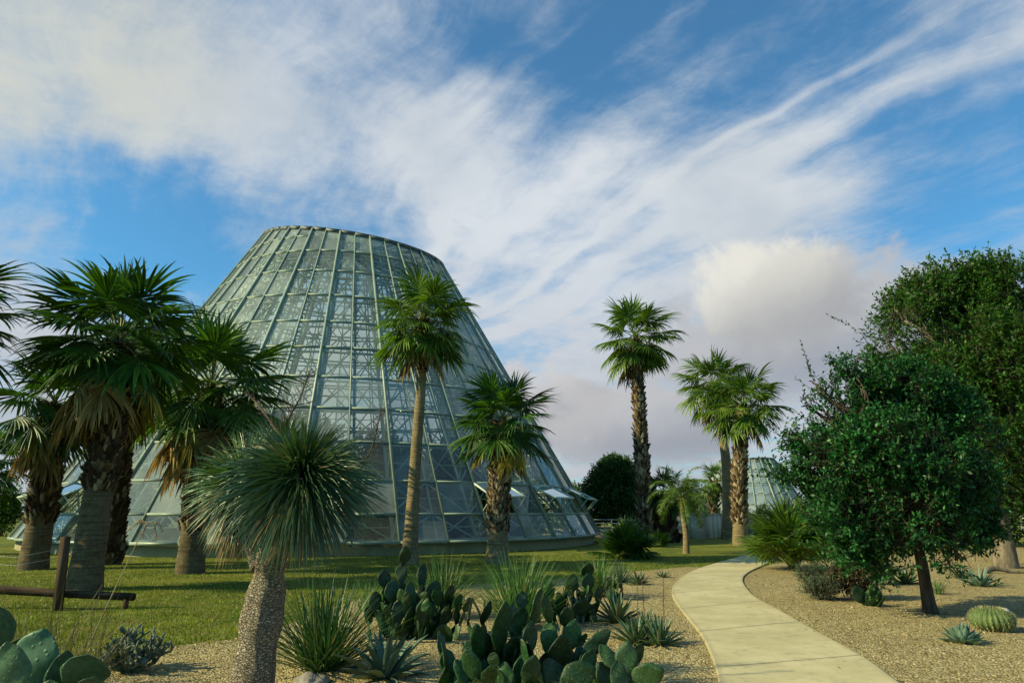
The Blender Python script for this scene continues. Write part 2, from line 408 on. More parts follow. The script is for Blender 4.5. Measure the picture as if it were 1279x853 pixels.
# ------------------------------------------------------------------ ground, beds, path
def sheet(name, pts, z, mat, kind='structure'):
    tris = geometry.tessellate_polygon([[Vector((p.x, p.y, 0)) for p in pts]])
    me = bpy.data.meshes.new(name); me.from_pydata([(p.x, p.y, z) for p in pts], [], [tuple(t) for t in tris])
    me.materials.append(mat); me.update()
    for p in me.polygons:
        if p.normal.z < 0: p.flip()
    return tag(obj(name, me), kind=kind)
def rough_edge(pts, n=8, amp=.08):
    c = catmull(pts, n); out = []
    for i, p in enumerate(c):
        a = noise.noise(Vector((p.x*1.3, p.y*1.3, 1)))*amp*2+noise.noise(Vector((p.x*5, p.y*5, 2)))*amp
        out.append(Vector((p.x+a*.6, p.y+a, 0)))
    return out
g_me = bpy.data.meshes.new('lawn'); s = 1500
g_me.from_pydata([(-s, -s, 0), (s, -s, 0), (s, s, 0), (-s, s, 0)], [], [(0, 1, 2, 3)]); g_me.materials.append(M['lawn']); g_me.update()
tag(obj('lawn', g_me), kind='structure')

Lp = [(930, 1400), (905, 1000), (900, 900), (897, 853), (890, 825), (877, 797), (862, 777), (850, 762), (841, 748), (839, 740), (843, 730), (855, 719), (872, 711), (889, 705.5), (912, 699), (932, 693.5), (946, 688.5), (952, 685), (951, 681.5), (943, 679), (930, 677.5), (918, 676.8)]
Rp = [(1900, 1400), (1330, 1000), (1185, 900), (1120, 853), (1079, 823), (1018, 789), (973, 763), (944, 747), (931, 733), (928, 725), (931, 719), (940, 713), (955, 706), (968, 699), (975, 691), (977, 684), (972, 678.5), (960, 675.5), (940, 674), (918, 673.7)]
Lw = catmull([G(*p) for p in Lp], 8); Rw = catmull([G(*p) for p in Rp], 8)
def resample(pts, n):
    d = [0]
    for a, b in zip(pts, pts[1:]): d.append(d[-1]+(b-a).length)
    out = []; j = 0
    for i in range(n):
        t = d[-1]*i/(n-1)
        while j < len(d)-2 and d[j+1] < t: j += 1
        f = (t-d[j])/max(d[j+1]-d[j], 1e-6); out.append(pts[j].lerp(pts[j+1], min(1, f)))
    return out
NP = 160
Lr = resample(Lw, NP); Rr = resample(Rw, NP)
V = []; F = []; UV = []; acc = 0
for i in range(NP):
    if i: acc += (((Lr[i]+Rr[i])/2)-((Lr[i-1]+Rr[i-1])/2)).length
    l, r_ = Lr[i], Rr[i]
    V += [(l.x, l.y, -.02), (l.x, l.y, .028), (l.x+(r_.x-l.x)*.01, l.y+(r_.y-l.y)*.01, .035), (r_.x-(r_.x-l.x)*.01, r_.y-(r_.y-l.y)*.01, .035), (r_.x, r_.y, .028), (r_.x, r_.y, -.02)]
    UV.append(acc)
uvs = [0, 0, .01, .99, 1, 1]
for i in range(NP-1):
    for k in range(5): F.append((i*6+k, i*6+k+1, (i+1)*6+k+1, (i+1)*6+k))
me = bpy.data.meshes.new('path'); me.from_pydata(V, [], F); me.materials.append(M['path'])
ul = me.uv_layers.new(name='UVMap')
for li, lp in enumerate(me.loops):
    vi = lp.vertex_index; ul.data[li].uv = (uvs[vi % 6], UV[vi//6])
me.update()
bm_flip = [p for p in me.polygons if p.normal.z < -.1]
for p in bm_flip: p.flip()
tag(obj('path', me), kind='structure')

# gravel beds (left and right of the path)
edgeL = [(-500, 960), (-200, 880), (60, 850), (130, 832), (180, 812), (220, 806), (300, 797), (350, 783), (420, 757), (480, 742), (560, 732), (640, 727), (740, 720), (800, 713), (856, 708)]
eL = rough_edge([G(*p) for p in edgeL])
midL = [l for l in Lr]
# the path edge from the bed's far corner back to the camera
end = min(range(NP), key=lambda i: (Lr[i]-eL[-1]).length)
mid = [Lr[i].lerp(Rr[i], .08) for i in range(NP)]
bedL_pts = eL+[mid[i] for i in range(end, -1, -2)]+[Vector((2, -6, 0)), Vector((-14, -6, 0))]
sheet('gravel_bed', bedL_pts, .004, M['gravel'])
edgeR = [(938, 714), (952, 709), (962, 705), (985, 701), (1040, 698), (1100, 694), (1200, 688), (1300, 681), (1500, 676), (1900, 672)]
eR = rough_edge([G(*p) for p in edgeR])
endR = min(range(NP), key=lambda i: (Rr[i]-eR[0]).length)
midR = [Rr[i].lerp(Lr[i], .08) for i in range(NP)]
bedR_pts = eR+[Vector((60, -6, 0))]+[Vector((6, -6, 0))]+[midR[i] for i in range(0, endR+1, 2)]
sheet('gravel_bed', bedR_pts, .004, M['gravel'])

def inside(poly, x, y):
    c = False; n = len(poly); j = n-1
    for i in range(n):
        if (poly[i].y > y) != (poly[j].y > y) and x < (poly[j].x-poly[i].x)*(y-poly[i].y)/(poly[j].y-poly[i].y)+poly[i].x: c = not c
        j = i
    return c
pathpoly = Lr+Rr[::-1]

# loose pebbles on the gravel
def pebbles():
    mb = MB(); cnt = 0; base = np.array([(1, 0, 0), (.5, .87, 0), (-.5, .87, 0), (-1, 0, 0), (-.5, -.87, 0), (.5, -.87, 0)])
    while cnt < 5200:
        y = 3.6+22*random.random()**1.7; x = (random.random()*2-1)*(y*.78+.5)
        if inside(pathpoly, x, y) and random.random() > .02: continue
        if not (inside(bedL_pts, x, y) or inside(bedR_pts, x, y)): continue
        s_ = .006+.011*random.random()**2+(.02 if random.random() < .01 else 0)
        a = random.random()*PI; ca, sa = math.cos(a), math.sin(a)
        b0 = base*s_*rng.uniform(.75, 1.2, (6, 1)); b0[:, 0] *= 1.25
        xy = np.stack([b0[:, 0]*ca-b0[:, 1]*sa, b0[:, 0]*sa+b0[:, 1]*ca, np.zeros(6)], 1)
        o_ = np.array([x, y, .004])
        V = np.concatenate([xy+o_, xy*.75+o_+[0, 0, s_*.7], [o_+[0, 0, s_*.85]]])
        Q = [(i, (i+1) % 6, 6+(i+1) % 6, 6+i) for i in range(6)]+[(6, 7, 8, 12), (8, 9, 10, 12), (10, 11, 6, 12)]
        mb.add(V, Q); cnt += 1
    mt, h, out = newmat('pebble'); r = h.n('ShaderNodeNewGeometry').outputs['Random Per Island']
    c = h.ramp(r, [(0, (.12, .085, .035)), (.4, (.26, .205, .095)), (.8, (.36, .295, .145)), (1, (.44, .37, .21))])
    b = princ(h, c, .85, .2); h.link(b.outputs[0], out.inputs[0])
    tag(mb.build('pebbles', [mt]), kind='stuff')
pebbles()
def litter():
    pts = []
    while len(pts) < 2600:
        y = 3.6+24*random.random()**1.5; x = (random.random()*2-1)*(y*.78+.5)
        if noise.noise(Vector((x*.6, y*.6, 9))) < .02 and random.random() > .25: continue
        onp = inside(pathpoly, x, y)
        if onp and random.random() > .06: continue
        pts.append((x, y, .042 if onp else .012))
    Pb = np.array(pts); N = len(Pb); an = rng.uniform(0, 2*PI, N)
    D = np.stack([np.cos(an), np.sin(an), rng.uniform(-.05, .35, N)], 1); S = np.stack([-np.sin(an), np.cos(an), rng.uniform(-.4, .4, N)], 1)
    V, Q = blades(Pb, D, S, rng.uniform(.02, .07, N), rng.uniform(.008, .022, N), 3, .3, [.3, 1, .8, .1], .4)
    tag(obj('leaf_litter', qmesh('leaf_litter', V, Q, [M['litter']])), kind='stuff')
M['litter'] = leaf_mat('litter', (.05, .03, .015), (.2, .13, .06), (.34, .27, .13), trans=.1, rough=.8, spec=.1)
litter()

# grass blades: near lawn and the lawn's ragged edge
def grass():
    pts = []
    while len(pts) < 110000:
        y = 7.6+20*random.random()**1.25; x = (random.random()*2-1)*(y*.78+.5)
        if x > 12: continue
        if inside(pathpoly, x, y): continue
        if inside(bedL_pts, x, y) or inside(bedR_pts, x, y):
            e = min((Vector((x, y, 0))-q).length for q in eL[::2])
            if random.random() > .5*math.exp(-e/.22): continue
        nz = noise.noise(Vector((x*.9, y*.9, 3)))
        if random.random() > .65+nz: continue
        pts.append((x, y, .0))
    Pb = np.array(pts); N = len(Pb)
    an = rng.uniform(0, 2*PI, N); D = np.stack([np.cos(an)*.55, np.sin(an)*.55, np.ones(N)], 1)
    sa = rng.uniform(0, 2*PI, N); S = np.stack([np.cos(sa), np.sin(sa), np.zeros(N)], 1)
    Vv = np.zeros((N, 4, 3)); L = rng.uniform(.015, .05, N)[:, None]; W = rng.uniform(.004, .009, N)[:, None]
    D = norm(D); Vv[:, 0] = Pb-S*W; Vv[:, 1] = Pb+S*W
    Vv[:, 2] = Pb+D*L+S*W*.2; Vv[:, 3] = Pb+D*L-S*W*.2
    Q = np.arange(N*4).reshape(N, 4)
    tag(obj('grass', qmesh('grass', Vv, Q, [M['lawn_blade']])), kind='stuff')
grass()

# ------------------------------------------------------------------ conservatory
AZ = R(-14.15); DC = 41.9
ea = Vector((math.sin(AZ), math.cos(AZ), 0)); er = Vector((math.cos(AZ), -math.sin(AZ), 0))
def conserv(name, label, cx, er, ea, R0, slope, z0, rings, nmaj, phase, ztop, vents, gl, inner=True, curb=.35, k=1.0):
    root = empty(name, (cx.x, cx.y, 0), 0, label, 'greenhouse')
    def rad(z): return R0-slope*(z-z0)
    def pt(th, z, off=0.0):
        r = rad(z)+off; v = er*(r*math.sin(th))-ea*(r*math.cos(th))
        return Vector((v.x, v.y, z))
    def zt(th):
        z = ztop(0, 0)
        for _ in range(12):
            r = rad(z); z = ztop(r*math.sin(th), -r*math.cos(th))
        return z
    def nrmv(th): 
        v = er*math.sin(th)-ea*math.cos(th); n = Vector((v.x, v.y, slope)); return n.normalized()
    st = 2*PI/nmaj
    kb = MB()
    n2 = nmaj*4
    for i in range(n2):
        a, b = i*2*PI/n2, (i+1)*2*PI/n2
        def q(th, r, z): v = er*(r*math.sin(th))-ea*(r*math.cos(th)); return (v.x, v.y, z)
        ro, ri = R0-.22*k, R0-.75*k
        kb.add([q(a, ro, -.1), q(b, ro, -.1), q(b, ro, z0-.06), q(a, ro, z0-.06), q(a, ri, z0-.06), q(b, ri, z0-.06), q(b, ri, 0.01), q(a, ri, 0.01)],
               [(0, 1, 2, 3), (3, 2, 5, 4), (4, 5, 6, 7)])
    kb.build('kerb_wall', [M['kerb']], root)
    sill = MB()
    for i in range(nmaj*2):
        a, b = phase+i*st/2, phase+(i+1)*st/2
        sill.beam(pt(a, z0-.02), pt(b, z0-.02), .22*k, .1*k, (0, 0, 1))
    sill.build('sill', [M['frame']], root)
    for i in range(nmaj):
        a = phase+i*st; am = a+st/2; b = a+st
        rb = MB(); rb.beam(pt(a, z0-.05, .0), pt(a, zt(a), .0), .10*k, .22*k, nrmv(a)); rb.build('rib', [M['frame']], root)
        gp = MB(); gb = MB()
        for (s0, s1) in ((a, am), (am, b)):
            zz = [z for z in rings]
            for j in range(len(zz)):
                za = zz[j]
                t0, t1 = zt(s0), zt(s1)
                if j+1 < len(zz) and zz[j+1] < min(t0, t1)-.45: zb0 = zb1 = zz[j+1]; last = False
                else: zb0, zb1 = t0, t1; last = True
                if za >= min(t0, t1)-.1: break
                vent = (round(math.degrees((s0+s1)/2-phase)/math.degrees(st/2)-.5), j) in vents
                if not vent:
                    e = (s1-s0)*.02
                    gp.add([tuple(pt(s0+e, za+.02, .02)), tuple(pt(s1-e, za+.02, .02)), tuple(pt(s1-e, zb1-.02, .02)), tuple(pt(s0+e, zb0-.02, .02))], [(0, 1, 2, 3)])
                else:
                    v = MB(); hn = Vector((math.sin(0), 0, 0)); n = nrmv((s0+s1)/2)
                    h0, h1 = pt(s0, zb0, .05), pt(s1, zb1, .05); f0, f1 = pt(s0, za+.1, .05), pt(s1, za+.1, .05)
                    axis = (h1-h0).normalized(); Rm = Matrix.Rotation(-R(36), 3, axis)
                    w0, w1 = h0+Rm@(f0-h0), h1+Rm@(f1-h1)
                    if (w0-f0).dot(n) < 0:
                        Rm = Matrix.Rotation(R(36), 3, axis); w0, w1 = h0+Rm@(f0-h0), h1+Rm@(f1-h1)
                    nn = (w0-h0).cross(axis).normalized()
                    for p_, q_ in ((h0, h1), (h1, w1), (w1, w0), (w0, h0)): v.beam(p_, q_, .08, .06, nn)
                    vo = v.build('vent', [M['truss']], root)
                    g_ = MB(); g_.add([tuple(h0), tuple(h1), tuple(w1), tuple(w0)], [(0, 1, 2, 3)]); g_.build('vent_pane', [M['glass_vent']], vo)
                    for w_, f_ in ((w0, f0), (w1, f1)):
                        s_ = MB(); s_.beam(w_, f_, .03, .03); s_.build('stay', [M['truss']], vo)
                if j: gb.beam(pt(s0, za), pt(s1, za), .12*k, .08*k, (er*math.sin(s0)-ea*math.cos(s0))*-slope+Vector((0, 0, 1)))
                if last: break
        gb.beam(pt(am, z0), pt(am, zt(am)), .06*k, .14*k, nrmv(am))
        gl_o = gp.build('glazing_bay', [gl], root); gb.build('glazing_bars', [M['frame']], gl_o)
        if inner:
            tb = MB(); off = -1.0*k
            zz = [z for z in rings if z < zt(am)-.3]+[zt(am)-.15]
            w = .085
            tb.beam(pt(a, z0, off), pt(a, zt(a)-.2, off), .13, .13)
            tb.beam(pt(am, z0, off), pt(am, zt(am)-.2, off), .07, .07)
            for j, z in enumerate(zz):
                tb.beam(pt(a, z, off), pt(b, z, off), .10, .10)
                tb.beam(pt(a, z, off), pt(a, z, 0), .06, .06)
                tb.beam(pt(am, z, off), pt(am, z, 0), .05, .05)
                if j+1 < len(zz):
                    z2 = zz[j+1]; zm = (z+z2)/2
                    tb.beam(pt(a, zm, off), pt(b, zm, off), .045, .045)
                    tb.beam(pt(a, z, off), pt(am, z2, off), .06, .06)
                    tb.beam(pt(am, z2, off), pt(b, z, off), .06, .06)
                    tb.beam(pt(a, z, off), pt(a, z2, 0), .05, .05)
                    if (i+j) % 2: tb.beam(pt(a, z2, off), pt(am, z, off), .045, .045); 
                    else: tb.beam(pt(b, z2, off), pt(am, z, off), .045, .045)
            tb.build('truss_bay', [M['truss']], root)
    # top: fascia and glass lid
    fa = MB(); ns = nmaj*2; ring = [pt(phase+i*st/2, zt(phase+i*st/2)) for i in range(ns)]
    for i in range(ns): fa.beam(ring[i], ring[(i+1) % ns], .2*k, .22*k, (0, 0, 1))
    fa.build('roof_rim', [M['fascia']], root)
    cz = ztop(0, 0); cen = Vector((0, 0, cz+.15*k)); rg = MB(); rbm = MB()
    for i in range(0, ns, 2):
        a_, m_, b_ = ring[i], ring[(i+1) % ns], ring[(i+2) % ns]
        rg.add([tuple(cen), tuple(a_), tuple(m_), tuple(b_)], [(0, 1, 2, 3)])
        rbm.beam(a_, cen, .1*k, .16*k)
    lid = rg.build('roof_glazing', [gl], root); rbm.build('roof_bars', [M['fascia']], lid)
    return root, pt, zt
M['glass_vent'] = glass_mat('vent_glass', .4, (.4, .45, .42))
RINGS = [.5, 1.5, 2.8, 4.4, 5.9, 7.4, 8.95, 10.4, 12.0, 13.6, 15.0, 16.1, 17.2]
cen1 = Vector((math.sin(AZ)*DC, math.cos(AZ)*DC, 0))
vents = {(2, 1), (4, 1), (6, 1), (40, 1), (38, 1), (36, 1), (8, 1), (42, 3), (39, 3)}
root1, pt1, zt1 = conserv('conservatory', 'large truncated glass cone conservatory with pale green steel frame and open vents', cen1, er, ea, 15.1, .575, .5, RINGS, 24, R(9.3),
        lambda x, a: 17.3-.1*x+.157*a, vents, M['glass'])
fl = MB(); n_ = 48
floor_pts = [Vector((cen1.x+14.1*math.cos(2*PI*i/n_), cen1.y+14.1*math.sin(2*PI*i/n_), 0)) for i in range(n_)]
M['soil'] = simple_mat('soil', (.03, .025, .015), (.07, .055, .035), 2, .95, .1, .5, .03, world=True)
sheet('conservatory_floor', floor_pts, .008, M['soil'])
# the far one beyond the wall
AZ2 = math.atan((938-639.5)/(FPX*math.cos(TILT)+214*math.sin(TILT)))
D2 = 88.0; ea2 = Vector((math.sin(AZ2), math.cos(AZ2), 0)); er2 = Vector((math.cos(AZ2), -math.sin(AZ2), 0))
conserv('conservatory', 'small distant blue glass cone conservatory rising above the concrete wall', ea2*D2, er2, ea2, 7.3, .55, .0, [0.0, 1.2, 2.4, 3.6, 4.8, 6.0, 7.2], 16, R(5),
        lambda x, a: 7.6+.02*x, set(), M['glass_far'], inner=False, curb=0, k=1.0)

# ------------------------------------------------------------------ walls
def wall(name, label, pts, h, th, mat, rail=None, seams=3.0):
    root = empty(name, (0, 0, 0), 0, label, 'wall')
    mb = MB(); cp = MB(); pts = catmull(pts, 6)
    L_ = resample(pts, max(4, int(sum((b-a).length for a, b in zip(pts, pts[1:]))/1.2)))
    for a, b in zip(L_, L_[1:]):
        d = (b-a).normalized(); 
        hz = a.z; aa = Vector((a.x, a.y, h/2-.1)); bb = Vector((b.x, b.y, h/2-.1))
        mb.beam(aa, bb, th, h+.2, (0, 0, 1))
        cp.beam(Vector((a.x, a.y, h+.04)), Vector((b.x, b.y, h+.04))+d*.01, th+.07, .08, (0, 0, 1))
    mb.build('wall_face', [mat], root); cp.build('coping', [mat], root)
    if rail:
        n = len(L_); rr = MB()
        for hh in (.28, .5):
            rr.tube([Vector((p.x, p.y, h+hh)) for p in L_], .025, 6)
        rr.build('handrail', [M['rail']], root)
        for p in L_[::2]:
            m2 = MB(); m2.tube([Vector((p.x, p.y, h)), Vector((p.x, p.y, h+.5))], .025, 6); m2.build('rail_post', [M['rail']], root)
    return root
M['rail'] = simple_mat('rail_paint', (.45, .45, .42), (.55, .55, .5), 3, .5, .4, 0)
def gw(px, Y): return Vector(((px-639.5)/888*Y/1.0, Y, 0))
wall('retaining_wall', 'low grey concrete retaining wall curving behind the tall palms', [gw(835, 43), gw(862, 42.5), gw(885, 44), gw(905, 48), gw(925, 50), gw(946, 50.5)], 1.42, .3, M['wall'])
wall('retaining_wall', 'straight grey concrete wall behind the palm at the path bend', [gw(947.5, 50.3), gw(975, 48.5), gw(1010, 47), gw(1060, 46)], 1.36, .3, M['wall'])
wall('retaining_wall', 'low concrete wall topped by a pale handrail beside the glass cone', [gw(700, 46), gw(735, 45), gw(765, 44.5), gw(800, 44)], .62, .3, M['wall'], rail=True)
# long low white building on the far side of the lawn
def building():
    root = empty('white_building', (0, 0, 0), 0, 'low white building seen beyond the lawn under the trees', 'building')
    x0, x1, Y0, Y1, H = 36.0, 74.0, 62.0, 72.0, 2.6
    w = MB(); w.box((x0, Y0, 0), (x1, Y1, H)); w.build('wall', [M['white']], root)
    r_ = MB(); r_.box((x0-.5, Y0-.5, H), (x1+.5, Y1+.5, H+.35)); r_.build('roof', [M['kerb']], root)
    for i in range(6):
        a = x0+4+i*6
        f = MB(); f.box((a, Y0-.04, .9), (a+1.6, Y0-.003, 2.1)); fo = f.build('window', [M['white']], root)
        g = MB(); g.box((a+.1, Y0-.06, 1.0), (a+1.5, Y0-.042, 2.0)); g.build('pane', [M['pane_shade']], fo)
building()
# fence
def fence():
    a = G(70, 762); Y = a.y
    root = empty('wooden_fence', (a.x, Y, 0), 0, 'short dark weathered fence with one leaning post and a low rail', 'fence')
    loc = lambda v: Vector((v.x-a.x, v.y-a.y, v.z))
    p = MB(); top = P(82, 670, Y-.05)
    p.beam(loc(a)+Vector((.03, 0, -.1)), loc(top), .10, .13, (0, 1, 0)); p.build('post', [M['wood_post']], root)
    r_ = MB(); r_.tube([loc(P(-60, 733, Y+.12)), loc(P(20, 737.5, Y+.12)), loc(P(100, 742, Y+.12)), loc(P(168, 745, Y+.12))], [.075, .07, .068, .06], 8, jit=.25)
    r_.build('rail', [M['wood']], root)
    st_ = MB(); q = P(158, 746, Y+.12); st_.tube([loc(Vector((q.x, q.y, -.05))), loc(q)], .05, 7); st_.build('post', [M['wood_post']], root)
    for i, (y0, y1, y2) in enumerate([(702, 706, 695), (690, 696, 684)]):
        w_ = MB(); w_.tube([loc(P(-60, y0, Y)), loc(P(20, y1, Y)), loc(P(80, y2, Y))], .004, 4); w_.build('wire', [M['wire']], root)
fence()
# ------------------------------------------------------------------ palms
def spread_prof(seg, full=.5):
    out = []
    for k in range(seg+1):
        t = k/seg
        out.append(max(.0, (t/full) if t < full else 1-(t-full)/(1-full))**(1.0 if t < full else .8))
    out[0] = .12; out[-1] = .03
    return out
def frond_mesh(name, elev, seed, dead=False, n=34, lp=.85, L=1.05, spread=128, droop=.55, mats=None, stiff=1.0, tw=1.0):
    """costapalmate fan leaf: petiole + blade of leaflets joined near the hub; built in its world pose, pointing +X"""
    r = np.random.default_rng(seed); mb = MB()
    e = R(elev); d = Vector((math.cos(e), 0, math.sin(e))); p = Vector((0, 0, 0)); pts = [p.copy()]
    nseg = 6; sag = (.10 if not dead else .22)*lp
    for k in range(nseg):
        d = (d+Vector((0, 0, -sag*(.3+.7*max(0, math.cos(e))))) * (1 if elev > -50 else .3)).normalized(); p = p+d*(lp/nseg); pts.append(p.copy())
    rad = [.036, .024, .019, .017, .016, .015, .012]
    mb.tube(pts, [x*tw for x in rad], 5, 1)
    # blade
    a = np.array(d); y = np.array((0., 1., 0.)); y = y+np.array((0, 0, 1.))*r.normal(0, .12); y = norm(y-a*np.dot(a, y)); nn = np.cross(a, y)
    # costa: leaflets spring from a short arc curving down
    ph = np.radians(np.linspace(-spread, spread, n)+r.normal(0, 2.2, n))
    cupf = .35
    D = np.cos(ph)[:, None]*a+np.sin(ph)[:, None]*y+(.05-.38*np.abs(np.sin(ph))**2)[:, None]*nn*(-1 if nn[2] < 0 else 1)*(.8 if not dead else 1.2)
    T = -np.sin(ph)[:, None]*a+np.cos(ph)[:, None]*y
    costa = np.clip(np.cos(ph), 0, 1)[:, None]*a*.16*L
    Pb = np.array(p)[None]+costa*.9
    Ls = L*(.78+.22*np.cos(ph*.9))*r.uniform(.76, 1.12, n)
    if dead: Ls = Ls*r.uniform(.75, 1.0, n)
    dphi = np.radians(2*spread/(n-1))
    W = 2*Ls*.46*math.tan(dphi/2)*1.35
    seg = 7
    dr = droop*r.uniform(.7, 1.4, n)*(1 if not dead else 1.8)
    V, Q = blades(Pb, D, T, Ls, W, seg, dr, spread_prof(seg, .46), .32 if not dead else .6, dpow=1.7 if not dead else 1.2)
    mb.add(V, Q, 0)
    if not dead:   # threads / drooping fine tips
        m = n; pick = r.integers(0, n, m)
    me = mb.mesh(name, mats or [M['palm_leaf'], M['petiole']]); return me

CLS = [82, 64, 46, 28, 10, -10, -30, -52]
def frond_set(tag_, leaf, pet, **kw):
    out = {}
    for e in CLS:
        out[e] = [frond_mesh('frond', e, hash((e, k)) % 9999 + len(tag_), mats=[M[leaf], M[pet]], droop=kw.get('droop', .8)*(1.0 if e > 30 else 1.2), spread=kw.get('spread', 128), lp=kw.get('lp', .85), L=kw.get('L', 1.05), n=kw.get('n', 34)) for k in range(2)]
    return out
import zlib
def h_(s): return zlib.crc32(s.encode()) % 9999
FS = frond_set('fan', 'palm_leaf', 'petiole')
FSL = frond_set('light', 'palm_leaf_light', 'petiole', droop=1.15, L=1.0, lp=.85)
DEAD = [frond_mesh('dead_frond', e, 50+i, dead=True, spread=95, mats=[M['dead_leaf'], M['dead_petiole']], lp=.8, L=.85, n=26, droop=.9) for i, e in enumerate((-48, -62, -74, -40))]
YEL = [frond_mesh('yellow_frond', e, 70+i, dead=True, spread=80, mats=[M['yellow_leaf'], M['dead_petiole']], lp=.8, L=.75, n=24, droop=1.0) for i, e in enumerate((-20, -38, -65))]

def boots_mesh(name, spine, rads, t0, t1, n, size=.22, out_=.5, seed=1, core=True, bm_='boots'):
    r = np.random.default_rng(seed); mb = MB()
    def at(t):
        f = t*(len(spine)-1); i = min(int(f), len(spine)-2); u = f-i
        return spine[i].lerp(spine[i+1], u), rads[i]*(1-u)+rads[i+1]*u, (spine[i+1]-spine[i]).normalized()
    Pb = []; D = []; S = []; L = []; W = []
    for i in range(n):
        t = t0+(t1-t0)*(i+.5)/n; p, rd, ax = at(t); an = i*2.39996+r.normal(0, .12)
        o = Vector((math.cos(an), math.sin(an), 0)); o = (o-ax*o.dot(ax)).normalized()
        Pb.append(p+o*rd*.92); D.append(ax*(1-.3*r.random())+o*(out_*(.5+.9*r.random()))); S.append(ax.cross(o))
        L.append(size*r.uniform(.55, 1.25)); W.append(size*r.uniform(.4, .75))
    V, Q = blades(np.array([tuple(x) for x in Pb]), np.array([tuple(x) for x in D]), np.array([tuple(x) for x in S]), L, W, 3, r.uniform(-.5, .3, n), [1.1, .9, .65, .4], .35)
    mb.add(V, Q, 0)
    V2 = V-np.repeat(np.array([tuple(x) for x in D]), 12, 0)*0+np.repeat(np.cross(norm(np.array([tuple(x) for x in D])), np.array([tuple(x) for x in S])), 12, 0)*(-size*.12)
    mb.add(V2, Q, 0)
    if core:
        k = 14; sp = [at(t0+(t1-t0)*j/k)[0] for j in range(k+1)]; rr = [at(t0+(t1-t0)*j/k)[1]*1.0 for j in range(k+1)]
        mb.tube(sp, rr, 12, 1, jit=.2)
    return mb.mesh(name, [M[bm_], M['boot_core']])

def fan_palm(label, base, mids, top, r0, r1, crown, nf, fset, boot=(0, 0), nboot=0, dead=6, yellow=0, seed=1, size=.24, emax=86, emin=-38, group='fan palms', name='fan_palm', nd=None, flare=1.35, azbias=None, bm_='boots', bark='palm_bark'):
    r = random.Random(seed)
    root = empty(name, base, 0, label, 'palm tree', group)
    loc = lambda v: Vector((v[0]-base[0], v[1]-base[1], v[2]-base[2]))
    ctrl = [Vector((0, 0, -.15))]+[loc(m_) for m_ in mids]+[loc(top)]
    sp = catmull(ctrl, 8); n = len(sp)
    rd = []
    H = max(.5, sp[-1].z)
    for p in sp:
        t = max(0, p.z)/H; rr = r0*(1-t)+r1*t
        rr *= 1+(flare-1)*math.exp(-max(0, p.z)/(.28+.05*H)); rd.append(rr)
    mb = MB(); sp2 = []; rd2 = []
    for i in range(n-1):
        for j in range(4): 
            u = j/4; sp2.append(sp[i].lerp(sp[i+1], u)); rd2.append((rd[i]*(1-u)+rd[i+1]*u)*(1+.012*math.sin(i*11+j*5)))
    sp2.append(sp[-1]); rd2.append(rd[-1])
    mb.tube(sp2, rd2, 20, jit=.10)
    mb.build('trunk', [M[bark]], root, smooth=True)
    if nboot: obj('leaf_base_boots', boots_mesh('leaf_base_boots', sp, [x*.98 for x in rd], boot[0], boot[1], nboot, size, seed=seed, bm_=bm_), root)
    tp = sp[-1]-Vector((0, 0, .1))
    for i in range(nf):
        u = (i+.5)/nf; el = emax-(emax-emin)*u**.92+r.uniform(-7, 7)
        cls = min(CLS, key=lambda c: abs(c-el)); me = r.choice(fset[cls])
        o = obj('frond', me, root); o.location = tp+Vector((0, 0, .35*r1*3*(1-u)))
        az = i*2.39996+r.uniform(-.25, .25)
        o.rotation_euler = (r.uniform(-.38, .38), R(max(-11, min(11, cls-el))), az)
        k = crown/1.85*r.uniform(.82, 1.14)*(.82 if u < .12 else 1); o.scale = (k, k*r.uniform(.85, 1.1), k)
    for i in range(dead):
        o = obj('dead_frond', r.choice(DEAD), root); o.location = tp-Vector((0, 0, .12*crown*r.random()))
        o.rotation_euler = (r.uniform(-.1, .1), r.uniform(-.12, .12), (nd[i] if nd and i < len(nd) else r.random()*2*PI)); k = crown/1.85*r.uniform(.95, 1.25); o.scale = (k, k, k)
    ys = yellow if isinstance(yellow, (list, tuple)) else [r.random()*2*PI for _ in range(yellow)]
    for i, a in enumerate(ys):
        o = obj('yellow_frond', YEL[i % 3], root); o.location = tp-Vector((0, 0, .05)); o.rotation_euler = (0, 0, a); k = crown/1.85*1.15; o.scale = (k, k, k)
    return root

def palm_px(label, b, mids, top, r0, r1, crown_px, **kw):
    """b: base pixel -> ground point; other points at the same depth"""
    Y = kw.pop('Y', None)
    base = G(*b) if Y is None else Vector((P(b[0], b[1], Y).x, Y, 0))
    Yd = base.y; m_ = [P(x, y, Yd) for x, y in mids]; t = P(top[0], top[1], Yd)
    crown = crown_px*Yd/FPX*1.03
    return fan_palm(label, base, m_, t, r0, r1, crown, kw.pop('nf', 32), kw.pop('fset', FS), **kw)

